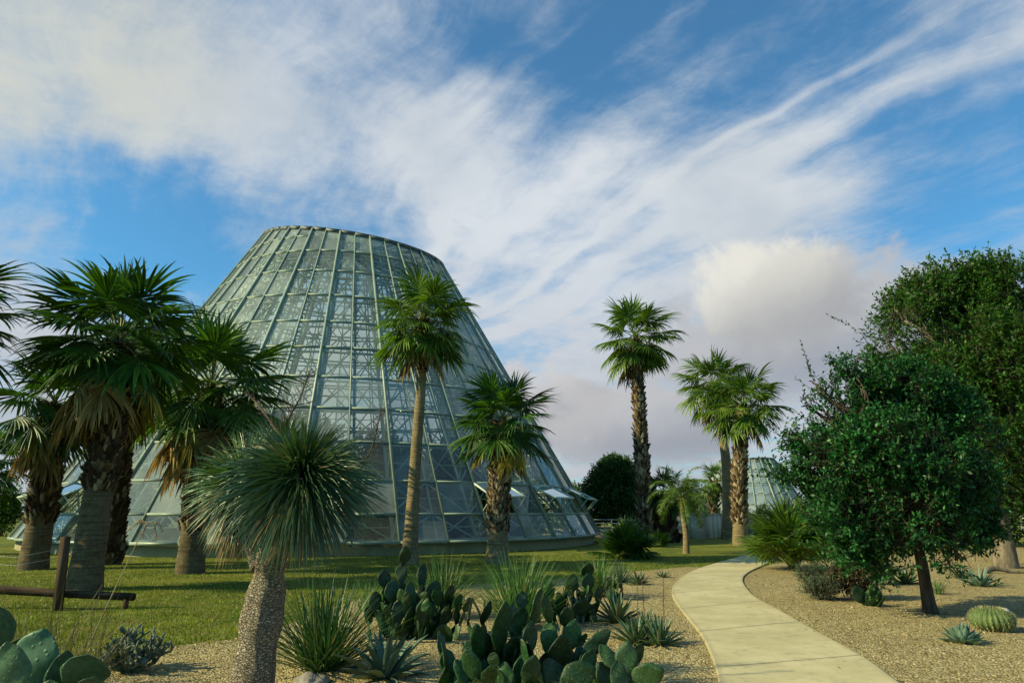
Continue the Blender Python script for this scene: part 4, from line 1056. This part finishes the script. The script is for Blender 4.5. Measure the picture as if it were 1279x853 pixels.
# slim columnar cactus stems
def stems(label, b, specs, mat, cat='cactus', name='columnar_cactus'):
    root = empty(name, b, 0, label, cat)
    for (dx, dy, h, lx, rad) in specs:
        mb = MB(); c = catmull([Vector((dx, dy, -.02)), Vector((dx+lx*.3, dy, h*.4)), Vector((dx+lx, dy, h))], 5); n = len(c)
        mb.tube(c, [rad*(.8+.35*math.sin(PI*i/n)) for i in range(n-1)]+[rad*.25], 8, jit=.3); mb.build('stem', [mat], root, smooth=True)
stems('two thin upright cactus stems on the gravel between the big cactus clumps', G(601, 772), [(0, 0, .3, -.16, .017), (.05, .02, .26, 0, .017)], M['pad_old'])
stems('pale bare curved stem rising from the sprawling prickly pear', G(700, 800), [(0, 0, .42, .12, .025), (.06, .05, .3, -.1, .022), (.16, .1, .25, .05, .02)], M['pad_old'], 'cactus stem', 'woody_stem')
stems('three pale woody legs under the middle prickly pear', G(716, 778), [(0, 0, .42, -.06, .028), (.07, .02, .46, -.02, .028), (.14, .04, .4, .08, .024)], M['pad_old'], 'cactus stem', 'woody_stem')
# barrel cactus
def barrel():
    b = G(1241, 787); root = empty('barrel_cactus', b, 0, 'round golden-green barrel cactus on the open gravel', 'cactus'); mb = MB(); ribs = 26; k = ribs*4; rows = 14; V = []
    for i in range(rows+1):
        t = i/rows; ph = t*PI*.5; 
        for j in range(k):
            a = 2*PI*j/k; f = PI*(.14+.86*t); rr = .27*math.sin(f)**.85 if t < 1 else 0; z = .14-.16*math.cos(f); rr *= 1+.06*math.cos(ribs*a); V.append((rr*math.cos(a), rr*math.sin(a), z))
    Q = [(i*k+j, i*k+(j+1) % k, (i+1)*k+(j+1) % k, (i+1)*k+j) for i in range(rows) for j in range(k)]
    mb.add(V, Q); mb.build('body', [M['barrel']], root, smooth=True)
    Pb = []; D = []; r = random.Random(5)
    for j in range(ribs):
        a = 2*PI*j/ribs
        for i in range(2, rows-1):
            v = Vector(V[i*k+j*4]); nn = Vector((v.x, v.y, (v.z-.14)*1.4)).normalized()
            for _ in range(6): Pb.append(tuple(v)); D.append(tuple(nn+Vector((r.uniform(-1, 1), r.uniform(-1, 1), r.uniform(-.8, 1)))*.9))
    Pb = np.array(Pb); D = np.array(D); Vv, Qq = blades(Pb, D, np.cross(norm(D), [0, 0.1, 1.]), .038, .0032, 2, 0, [1, .8, .1], .2); s_ = MB(); s_.add(Vv, Qq); s_.build('spines', [M['spine']], root)
barrel()
def marker():
    b = G(1261, 787); root = empty('plant_marker', b, 0, 'small grey plant label stake beside the barrel cactus', 'plant label')
    m1 = MB(); m1.box((-.009, -.006, -.05), (.009, .006, .26)); m1.build('stake', [M['marker']], root)
    m2 = MB(); V = [(-.04, -.012, .245), (.04, -.012, .245), (.04, .022, .295), (-.04, .022, .295)]; m2.beam((-.04, 0, .27), (.04, 0, .27), .06, .006, (0, -.6, .8)); m2.build('plate', [M['rail']], root)
marker()
def rock(label, b, s_, seed, name='rock'):
    bm_ = bpy.data.meshes.new(name); import bmesh; bm = bmesh.new(); bmesh.ops.create_icosphere(bm, subdivisions=4, radius=1)
    for v in bm.verts:
        n = noise.noise(v.co*1.3+Vector((seed, 0, 0)))*.35+noise.noise(v.co*4+Vector((seed, 3, 0)))*.1; v.co *= 1+n; v.co = Vector((v.co.x*s_[0], v.co.y*s_[1], max(v.co.z, -.4)*s_[2]))
    for f in bm.faces: f.smooth = True
    bm.to_mesh(bm_); bm.free(); bm_.materials.append(M['rock']); o = obj(name, bm_); o.location = b; return tag(o, label, 'rock')
rock('grey rock on the gravel at the foot of the branched yucca', G(386, 853), (.17, .12, .09), 1)
def log():
    b = G(1246, 716); root = MB(); root.tube(catmull([Vector((-.35, 0, .06)), Vector((0, .05, .12)), Vector((.4, 0, .05)), Vector((.75, -.1, .04))], 5), [.07, .075, .08, .07, .065, .06, .06, .055, .05, .05, .045, .04, .035, .03, .03, .025], 9, jit=.5)
    o = root.build('fallen_branch', [M['bark']], None, True); o.location = b; tag(o, 'fallen piece of branch at the foot of the large tree', 'branch')
log()
# ------------------------------------------------------------------ leafy trees and shrubs
def leaf_cloud(lobes, ntw, lpt, ll, lw, tl, seed, shell=.55, gap=.0, gapscale=1.2, up=.3, twig_r=.004, zmin=.05, jit=.9, shoots=0, gapoff=0.0):
    """twigs that leave the lobes outward, each set with leaves; returns leaf V,Q and twig list"""
    r = np.random.default_rng(seed); vol = np.array([l[1]**2.2 for l in lobes]); cnt = (ntw*vol/vol.sum()).astype(int); Ps = []; Ds = []
    for (c, rad), k in zip(lobes, cnt):
        u = norm(r.normal(size=(k, 3))); rho = shell+(1-shell)*r.random(k)**.7
        p = np.array(c)+u*(rad*rho)[:, None]*[1, 1, .92]; d = norm(u+r.normal(size=(k, 3))*.55+[0, 0, up]); Ps.append(p); Ds.append(d)
    Pt = np.concatenate(Ps); Dt = np.concatenate(Ds)
    if gap > 0:
        keep = np.array([noise.noise(Vector(p)*gapscale+Vector((seed, 0, 0)))*.75+noise.noise(Vector(p)*gapscale*.5+Vector((seed, 5, 0)))*.75 > -.22+gap*.6+gapoff+(random.random()-.5)*.12 for p in Pt]); keep |= r.random(len(Pt)) < (.10)
        Pt = Pt[keep]; Dt = Dt[keep]
    nsh = 0
    if shoots:
        base_n = len(Pt); cand = []; zc = np.median(Pt[:, 2]); cc = Pt.mean(0); far_ = np.linalg.norm((Pt-cc)*[1, 1, 1.1], axis=1); order = np.argsort(-far_)[:shoots*3]; pk = r.choice(order, shoots, replace=False)
        sp_, sd_ = Pt[pk], norm(norm(Pt[pk]-cc)*.7+r.normal(size=(shoots, 3))*.25+[0, 0, .55])
        for q in range(3): Pt = np.concatenate([Pt, sp_+sd_*(tl*.85*q)]); Dt = np.concatenate([Dt, norm(sd_+r.normal(size=(shoots, 3))*.12)])
    k = Pt[:, 2] > zmin; Pt = Pt[k]; Dt = Dt[k]; n = len(Pt); tls = tl*r.uniform(.5, 1.25, n)
    t = (np.arange(lpt)+.6)/lpt
    Pl = Pt[:, None]+Dt[:, None]*(tls[:, None]*t[None])[..., None]; Pl = Pl.reshape(-1, 3); Dr = np.repeat(Dt, lpt, 0)
    N = len(Pl); D = norm(Dr*.55+r.normal(size=(N, 3))*jit*.6+[0, 0, -.05]); S = norm(np.cross(D, r.normal(size=(N, 3))*.7+[0, 0, 1.2]))
    nn = np.cross(S, D); L = (ll*r.uniform(.65, 1.2, N))[:, None]; W = (lw*r.uniform(.7, 1.15, N))[:, None]
    V = np.stack([Pl, Pl+D*L*.5-S*W/2+nn*W*.18, Pl+D*L, Pl+D*L*.5+S*W/2+nn*W*.18], 1)
    Q = np.arange(N*4).reshape(N, 4)
    S2 = norm(np.cross(Dt, [0.3, .2, 1.])); 
    TV, TQ = blades(Pt-Dt*tl*.6, Dt, S2, tls+tl*.6, twig_r*2, 2, 0, [1.2, .8, .3], .6)
    return V.reshape(-1, 3), Q, TV, TQ
def limb(mb, p0, p1, r0, r1, r, wob=.12, n=5):
    pts = [p0]; L = (p1-p0).length
    for i in range(1, n): t = i/n; pts.append(p0.lerp(p1, t)+Vector((r.uniform(-1, 1), r.uniform(-1, 1), r.uniform(-.4, .8)))*wob*L*math.sin(PI*t))
    pts.append(p1); c = catmull(pts, 4); m = len(c); mb.tube(c, [r0*(1-i/(m-1))+r1*i/(m-1) for i in range(m)], 9, jit=.25); return c
def tree(label, base, trunk, r0, r1, lobes, ntw, lpt, ll, lw, tl, leafm, barkm, seed, cat='tree', name='broadleaf_tree', group=None, **kw):
    r = random.Random(seed); root = empty(name, base, 0, label, cat, group); loc = lambda v: Vector(v)-base
    mb = MB(); tp = catmull([Vector((0, 0, -.12))]+[loc(t) for t in trunk], 7); n = len(tp)
    mb.tube(tp, [(r0*(1-i/(n-1))+r1*i/(n-1))*(1+.45*math.exp(-max(0, tp[i].z)/(r0*1.6))) for i in range(n)], 14, jit=.22)
    L2 = [(loc(c), rad) for c, rad in lobes]
    for c, rad in L2:
        s_ = tp[r.randint(int(n*.55), n-1)]; cc = limb(mb, s_, c, r1*.62, .018+r1*.1, r)
        for _ in range(3):
            q = cc[r.randint(len(cc)//2, len(cc)-1)]; d = Vector((r.uniform(-1, 1), r.uniform(-1, 1), r.uniform(-.4, 1))).normalized(); limb(mb, q, c+d*rad*.75, r1*.25, .008+r1*.03, r, .15, 3)
    mb.build('trunk', [M[barkm]], root, smooth=True)
    V, Q, TV, TQ = leaf_cloud([(tuple(c), rad) for c, rad in L2], ntw, lpt, ll, lw, tl, seed, zmin=.06, **kw)
    m2 = MB(); m2.add(V, Q, 0); m2.add(TV, TQ, 1); m2.build('crown', [M[leafm], M[barkm]], root); return root
def pl(px, py, rp, Y): return (P(px, py, Y), rp*Y/FPX)

# A: dark glossy tree in front
bA = G(1163, 766); YA = bA.y
lobA = [(1038, 520, 34, .0), (1075, 505, 42, .4), (1120, 492, 44, .2), (1160, 510, 48, .5), (1200, 545, 44, .3), (1018, 560, 26, .1), (1050, 575, 48, -.4), (1100, 560, 50, -.6), (1150, 575, 50, -.7), (1195, 605, 42, -.2),
        (1038, 612, 32, .1), (1075, 635, 46, -.5), (1125, 640, 48, -.7), (1170, 655, 38, -.5), (1210, 650, 30, .1), (1072, 682, 22, -.2), (1110, 690, 26, -.4), (1085, 560, 50, .8), (1150, 560, 55, 1.0), (1120, 640, 50, .8), (1180, 690, 24, -.5), (1045, 490, 18, 0), (1085, 470, 18, 0), (1062, 540, 40, .7), (1215, 690, 16, -.3),
        (990, 545, 14, .1), (996, 598, 17, .1), (1008, 505, 14, 0), (1020, 480, 13, .1), (1052, 462, 10, 0), (1070, 450, 9, .1), (1100, 458, 14, .2), (1140, 462, 18, .3), (1018, 645, 12, .1), (1225, 590, 16, 0), (1232, 625, 14, .1), (1195, 700, 14, -.3), (1230, 670, 14, .1), (1185, 480, 16, .4)]
lobA = [pl(x, y, r_, YA+d) for x, y, r_, d in lobA]
tree('dark glossy low tree with leaning trunk on the gravel beside the path', bA, [P(1155, 725, YA), P(1146, 680, YA), P(1130, 620, YA), P(1118, 570, YA)], .095, .06, lobA, 26000, 9, .082, .040, .24, 'tree_glossy', 'bark_dark', 71, shell=.5, gap=.42, gapoff=.05, gapscale=2.1, up=.5, shoots=90, jit=1.1)
# B: tall feathery tree behind
bB = G(1256, 709); YB2 = bB.y
lobB = [(1175, 425, 42, 0), (1215, 385, 46, .3), (1262, 372, 52, -.3), (1310, 390, 60, .5), (1132, 452, 44, .4), (1190, 470, 52, -.8), (1250, 450, 62, -1.2), (1315, 470, 70, 0), (1165, 520, 44, .2), (1225, 530, 55, -1), (1290, 550, 65, -.6), (1350, 520, 70, .5),
        (1190, 580, 40, 0), (1245, 590, 42, -.8), (1300, 600, 48, 0), (1360, 600, 50, .6), (1108, 425, 28, 0), (1135, 392, 34, .3), (1128, 400, 30, -.6), (1155, 372, 30, -.2), (1165, 400, 44, .6), (1200, 350, 30, .2), (1165, 345, 14, 0), (1112, 440, 24, 0), (1160, 362, 17, 0), (1195, 350, 20, .2), (1245, 345, 28, 0), (1290, 345, 34, .3), (1230, 450, 70, 2), (1290, 480, 80, 2.2), (1100, 480, 18, 0), (1370, 420, 55, 0), (1215, 420, 40, -1.2)]
lobB = [pl(x, y, r_, YB2+d) for x, y, r_, d in lobB]
tree('tall large tree with airy bright crown and thick grey trunk', bB, [P(1252, 670, YB2), P(1246, 630, YB2), P(1244, 590, YB2), P(1250, 520, YB2)], .26, .17, lobB, 34000, 9, .13, .065, .5, 'tree_mesq', 'bark', 73, shell=.5, gap=.36, gapoff=-.03, gapscale=1.3, up=.35, shoots=90)
# background trees
def bg_tree(label, px, Y, toppx, wpx, seed, leafm='tree_far', ntw=1500, ll=.26, shell=.5, group='trees in the background', name='background_tree', gap=.25, tlk=1.0):
    base = Vector((P(px, 640, Y).x, Y, 0)); top = P(px, toppx, Y).z; w = wpx*Y/FPX/2; r = random.Random(seed); lobes = []
    n = 9
    for i in range(n):
        a = i*2.4; t = (i+.5)/n; z = top*(.28+.6*t); rr = w*(.52-.14*t); d = w*.55*(1-.55*t)
        lobes.append((base+Vector((math.cos(a)*d, math.sin(a)*d, z)), rr))
    lobes.append((base+Vector((0, 0, top*.84)), w*.42)); lobes.append((base+Vector((0, 0, top*.5)), w*.6))
    return tree(label, base, [base+Vector((.05, 0, top*.3)), base+Vector((0, 0, top*.6))], .06*top/2+.05, .12, lobes, ntw, 7, ll, ll*.5, ll*2.6*tlk, leafm, 'bark_dark', seed, group=group, name=name, shell=shell, gap=gap, gapscale=.7)
T1 = bg_tree('dense round dark green tree between the glass cone and the tallest palm', 767, 52, 574, 92, 81, ntw=8500, ll=.2, gap=0, shell=.6, tlk=.7)
bg_tree('bright green bushy tree touching the glass cone\'s lower corner', 716, 60, 612, 50, 82, 'tree_bright')
bg_tree('bright green bush at the picture edge beside the glass cone', 4, 48, 612, 60, 83, 'tree_bright')
bg_tree('dark shaded tree with slim trunk behind the large airy tree', 1236, 34, 560, 150, 84, ntw=2400)
def more_bg():
    spots = [(-250, 85, 590), (-140, 95, 598), (60, 95, 600), (160, 100, 600), (270, 95, 596), (370, 105, 598), (470, 98, 592), (560, 102, 600), (640, 96, 596), (850, 80, 612), (885, 84, 608), (1040, 92, 606), (1100, 85, 600), (1160, 95, 598), (1290, 90, 596), (1400, 88, 590), (820, 70, 618)]
    P0 = [bg_tree('tree in the far row seen beyond or through the glasshouse', spots[0][0], spots[0][1], spots[0][2], 95, 90, ntw=1300, ll=.36, group='far row of trees')]
    kids = [c for c in bpy.data.objects if c.parent == P0[0]]; src = P0[0]
    for i, (px, Y, tp) in enumerate(spots[1:]):
        c = src.copy(); C.objects.link(c); x = (px-639.5)/888*Y; c.location = (x, Y, 0); c.rotation_euler = (0, 0, i*1.3); k = (P(px, tp, Y).z)/(P(spots[0][0], spots[0][2], spots[0][1]).z); c.scale = (k*1.1, k*1.1, k)
        for ch in kids: q = ch.copy(); C.objects.link(q); q.parent = c
more_bg()
# planting inside the glasshouse
def inside_trees():
    r = random.Random(9); n = 0
    base = cen1.copy(); src = None
    spots = [(9.5, -25), (10.5, 8), (9, 35), (11, 62), (8, -60), (10, -95), (5, 20), (4, -40), (10, 100), (7, 150), (8, -150), (11.5, 45), (11.3, 25), (11.6, -5), (11.4, 78)]
    for i, (rad, th) in enumerate(spots):
        v = er*(rad*math.sin(R(th)))-ea*(rad*math.cos(R(th))); b = base+v; b.z = 0
        if src is None:
            H = 3.6; lob = [(b+Vector((math.cos(k*2.4)*.9, math.sin(k*2.4)*.9, H*(.35+.07*k))), .85-.03*k) for k in range(8)]
            src = tree('leafy plant growing inside the glass cone', b, [b+Vector((0, 0, 1.2)), b+Vector((.1, 0, 2.2))], .1, .07, lob, 900, 7, .3, .13, .45, 'tree_far', 'bark_dark', 95, cat='plant', name='indoor_tree', group='plants inside the glass cone', shell=.3)
            kids = [c for c in bpy.data.objects if c.parent == src]
        else:
            c = src.copy(); C.objects.link(c); c.location = b; c.rotation_euler = (0, 0, i*1.7); k = .55 if rad > 11 else r.uniform(.8, 1.7)*(.8 if rad > 9 else 1.2); c.scale = (k*(1.2 if rad > 11 else .9), k*(1.2 if rad > 11 else .9), k)
            for ch in kids: q = ch.copy(); C.objects.link(q); q.parent = c
inside_trees()
# low shrubs
def shrub(label, px, py, wp, hp, leafm, seed, ntw=260, ll=.05, lw=.012, tl=.14, lpt=10, cat='shrub', name='shrub', up=1.0, shell=.2):
    b = G(px, py); w = wp*b.y/FPX/2; h = hp*b.y/FPX; lobes = [(Vector((math.cos(k*2.4)*w*.45, math.sin(k*2.4)*w*.45, h*.45)), min(w*.55, h*.55)) for k in range(5)]+[(Vector((0, 0, h*.5)), min(w*.6, h*.5))]
    V, Q, TV, TQ = leaf_cloud(lobes, ntw, lpt, ll, lw, tl, seed, shell=shell, up=up, zmin=.01); mb = MB(); mb.add(V, Q, 0); mb.add(TV, TQ, 1)
    r = random.Random(seed)
    for k in range(9):
        a = k*2.4; mb.tube([Vector((0, 0, -.02)), Vector((math.cos(a)*w*.3, math.sin(a)*w*.3, h*.3)), Vector((math.cos(a)*w*.6, math.sin(a)*w*.6, h*.6))], [.012, .009, .005], 5, 1)
    o = mb.build(name, [M[leafm], M['bark_dark']]); o.location = b; return tag(o, label, cat)
shrub('rounded grey-green shrub on the gravel nearest the path', 1027, 749, 44, 26, 'shrub_grey', 1, 420)
shrub('grey-green shrub just behind the rounded one at the tree\'s edge', 1016, 727, 40, 20, 'shrub_grey', 2, 340)
shrub('brown twiggy shrub under the low branches of the glossy tree', 1072, 748, 60, 52, 'shrub_brown', 3, 620, .07, .035, .2, 7, up=.5)
shrub('fresh green bushy shrub under the glossy tree crown', 1101, 730, 34, 30, 'tree_bright', 4, 360, .06, .02, .15)
shrub('small low green shrub between the palm shrub and grey shrubs', 1046, 722, 26, 14, 'shrub_grey', 5, 200)
shrub('yellow-green shrub on top of the terrace near the distant glass cone', 990, 676, 24, 40, 'shrub_yellow', 6, 300, .2, .06, .5)
def terrace_shrub(label, px, Y, toppx, wpx, leafm, seed):
    return bg_tree(label, px, Y, toppx, wpx, seed, leafm, ntw=500, ll=.16, group='shrubs on the terrace behind the wall', name='terrace_shrub')
terrace_shrub('dark green mounded shrub below the distant glass cone', 952, 54, 634, 30, 'tree_far', 102)
terrace_shrub('yellowish shrub at the corner of the distant glass cone', 978, 55, 636, 26, 'shrub_yellow', 103)
terrace_shrub('tall yellow-green shrub right of the distant glass cone', 1003, 56, 626, 34, 'shrub_yellow', 104)

# ------------------------------------------------------------------ sun and sky
SUN_EL, SUN_BACK = R(31), R(14)
sd = Vector((-math.cos(SUN_EL)*math.cos(SUN_BACK), -math.cos(SUN_EL)*math.sin(SUN_BACK), math.sin(SUN_EL)))
sl = bpy.data.lights.new('sun', 'SUN'); so = bpy.data.objects.new('sun', sl); C.objects.link(so)
sl.energy = 5.0; sl.angle = R(.5); sl.color = (1.0, .88, .50); so.location = (-30, 0, 40)
so.rotation_euler = sd.to_track_quat('Z', 'Y').to_euler()
w = bpy.data.worlds.new('World'); scene.world = w; w.use_nodes = True; nt = w.node_tree; nt.nodes.clear(); h = NT(nt)
out = h.n('ShaderNodeOutputWorld')
sky = h.n('ShaderNodeTexSky', sky_type='NISHITA'); sky.sun_disc = False; sky.sun_elevation = SUN_EL; sky.sun_rotation = math.atan2(sd.x, sd.y); sky.altitude = 0; sky.air_density = 1.0; sky.dust_density = .6; sky.ozone_density = 3.0
SKY_STR = .075
d = h.vm('NORMALIZE', h.n('ShaderNodeTexCoord').outputs['Generated']); sx = h.n('ShaderNodeSeparateXYZ'); h.link(d, sx.inputs[0]); X, Y_, Z = sx.outputs
zz = h.m('ADD', h.m('MAXIMUM', Z, 0.0), .12); px = h.m('DIVIDE', X, zz); py = h.m('DIVIDE', Y_, zz)
al = h.m('ADD', h.m('MULTIPLY', px, .53), h.m('MULTIPLY', py, -.85)); ac = h.m('ADD', h.m('MULTIPLY', px, .85), h.m('MULTIPLY', py, .53))
pl_ = h.comb(px, py, 0); warp = h.noise(pl_, 1.1, 4, .55, 0, 1)
ws = h.n('ShaderNodeSeparateXYZ'); h.link(warp, ws.inputs[0])
al2 = h.m('ADD', al, h.m('MULTIPLY', h.m('SUBTRACT', ws.outputs[0], .5), .7)); ac2 = h.m('ADD', ac, h.m('MULTIPLY', h.m('SUBTRACT', ws.outputs[1], .5), .5))
streak = h.noise(h.comb(h.m('MULTIPLY', al2, .75), h.m('MULTIPLY', ac2, 3.4), 0), 1.0, 9, .62)
fine = h.noise(h.comb(h.m('MULTIPLY', al2, 2.2), h.m('MULTIPLY', ac2, 9.0), 3.0), 1.0, 7, .66)
soft = h.noise(pl_, 2.0, 10, .66, .15)
puff = h.noise(h.scl(d, (1, 1, 1.6)), 5.0, 8, .6, .25)
def blob(cx, cy, rin, rout, wgt):
    v = ray(cx, cy).normalized(); dt = h.vm('DOT_PRODUCT', d, tuple(v)); return h.mr(dt, math.cos(R(rout)), math.cos(R(rin)), 0, wgt)
BL = [(30, 20, 3, 12, .5), (150, 30, 1, 8, -.25), (190, 120, 2, 15, .28), (330, 130, 2, 15, .34), (470, 165, 2, 12, .45), (570, 190, 1, 9, .42), (90, 190, 1, 10, .3), (30, 300, 1, 8, .1), (60, 350, 1, 7, .3),
      (130, 270, 1, 10, -.6), (260, 255, 1, 9, -.5), (430, 265, 1, 8, -.5), (200, 320, 1, 9, -.5), (400, 60, 1, 9, -.35), (640, 60, 2, 12, -.3), (560, 20, 1, 7, -.15),
      (860, 60, 2, 11, -.36), (980, 30, 2, 9, -.32), (790, 110, 1, 8, -.35), (1010, 20, 1, 8, -.35), (1120, 70, 1, 7, -.3), (1220, 180, 1, 10, -.38), (1100, 215, 1, 8, -.3),
      (850, 160, 1, 8, .28), (790, 210, 1, 8, .28), (900, 260, 1, 6, .2), (1060, 150, 2, 14, .12),
      (720, 300, 2, 12, .2), (650, 330, 2, 10, .15), (820, 330, 2, 14, .3), (1000, 330, 2, 12, .25), (700, 170, 1, 8, -.25), (340, 60, 1, 6, -.12), (610, 130, 1, 5, .15)]
acc = None
for bl in BL:
    o_ = blob(*bl); acc = o_ if acc is None else h.m('ADD', acc, o_)
low = h.mr(Z, .36, .16, 0, .75)
def band(c, wd, amp, slope=0.0):
    dd = h.m('ABSOLUTE', h.m('SUBTRACT', h.m('ADD', ac2, h.m('MULTIPLY', al2, slope)), c)); return h.mr(dd, wd, 0, 0, amp)
front = h.mr(Y_, .2, .6)
for c_, w_, a_, s_ in ((1.27, .10, .75, .04), (.95, .10, .5, -.03), (1.13, .035, .4, .02), (.76, .05, .35, 0), (1.42, .05, .25, 0), (.6, .03, .25, .02)):
    acc = h.m('ADD', acc, h.m('MULTIPLY', band(c_, w_, a_, s_), front))
dens = h.m('ADD', h.m('ADD', h.m('MULTIPLY', h.m('SUBTRACT', streak, .5), 1.9), h.m('MULTIPLY', h.m('SUBTRACT', soft, .5), 3.0)), h.m('MULTIPLY', h.m('SUBTRACT', fine, .5), 1.1))
dens = h.m('ADD', h.m('ADD', dens, acc), h.m('ADD', low, .48))
cov = h.mr(dens, -.25, 1.5, 0.03, .97)
# the cloud sheet thins out behind the camera
cov = h.m('MULTIPLY', cov, h.m('MULTIPLY', h.mr(Y_, -.35, .25, .12, 1.0), h.mr(Z, .95, .76, .15, 1.0)))
shade = h.noise(pl_, .8, 5, .6, .4)
ccol = h.mix(h.mr(shade, .35, .65), (.50, .56, .62), (.72, .75, .77))
ccol = h.mix(h.mr(Z, .38, .05, 0, .75), ccol, (.40, .43, .49))
ccol = h.mix(h.mr(puff, .42, .64, 0, h.mr(Z, .4, .25, 0, .55)), ccol, (.60, .60, .62))
warm = blob(20, 20, 1, 16, .65); ccol = h.mix(warm, ccol, (.62, .62, .52))
dw = h.m('ADD', blob(700, 330, 2, 13, .3), blob(560, 200, 2, 10, .2)); ccol = h.mix(dw, ccol, (.66, .71, .78))
# cumulus banks low in the sky, edges broken by noise
def cumulus(cx, cy, rad, sq, amp, dark=(.32, .34, .38), lit=(.80, .76, .66), off=0.0):
    v = ray(cx, cy).normalized(); dx = h.m('DIVIDE', h.m('SUBTRACT', X, v.x), 1.0); dz = h.m('MULTIPLY', h.m('SUBTRACT', Z, v.z), sq)
    dist = h.m('SQRT', h.m('ADD', h.m('MULTIPLY', dx, dx), h.m('MULTIPLY', dz, dz)))
    nz = h.m('MULTIPLY', h.m('SUBTRACT', h.noise(h.vm('ADD', d, (off, off, 0)), 9.0, 10, .62, .35), .5), amp*2.2)
    a = h.mr(h.m('ADD', dist, nz), rad, rad*.62, 0, 1)
    lt = h.m('ADD', h.m('ADD', h.m('MULTIPLY', dx, -2.2), h.m('MULTIPLY', dz, 3.2)), h.m('MULTIPLY', nz, -2.0)); f = h.mr(lt, -.22, .34)
    a = h.m('MULTIPLY', a, h.mr(Y_, 0, .2)); return a, h.mix(f, dark, lit), h.mr(dz, -rad*1.0, -rad*.2, 0, 1)
pos_blue = h.mix(1.0, h.scl(sky.outputs[0], (SKY_STR,)*3), (.82, 1.88, 2.12), 'MULTIPLY')
col = h.mix(cov, pos_blue, ccol)
for cx, cy, rad, sq, amp, dk, lt, off in [(1010, 430, .23, 2.1, .22, (.31, .34, .40), (.48, .49, .51), 3.0), (945, 385, .115, 1.15, .11, (.40, .41, .42), (.80, .78, .70), 0.0), (990, 375, .10, 1.6, .1, (.38, .39, .41), (.66, .65, .60), 1.0), (690, 520, .085, 1.2, .09, (.27, .28, .33), (.62, .61, .60), 5.0), (630, 475, .04, 1.2, .05, (.45, .46, .5), (.7, .7, .7), 2.0), (790, 540, .16, 2.2, .14, (.32, .34, .39), (.50, .50, .51), 7.0)]:
    a, c_, sf = cumulus(cx, cy, rad, sq, amp, dk, lt, off); col = h.mix(h.m('MULTIPLY', h.m('MULTIPLY', a, .9), sf), col, c_)
bg = h.n('ShaderNodeBackground'); h.link(col, bg.inputs[0]); bg.inputs[1].default_value = .78; h.link(bg.outputs[0], out.inputs[0])

vs = scene.view_settings; vs.view_transform = 'Standard'; vs.look = 'None'; vs.gamma = 1; vs.exposure = 0.42; vs.use_curve_mapping = False
cy = scene.cycles; cy.max_bounces = 7; cy.diffuse_bounces = 3; cy.glossy_bounces = 3; cy.transmission_bounces = 4; cy.transparent_max_bounces = 14; cy.caustics_reflective = False; cy.caustics_refractive = False
cy.use_denoising = True; cy.sample_clamp_indirect = 6
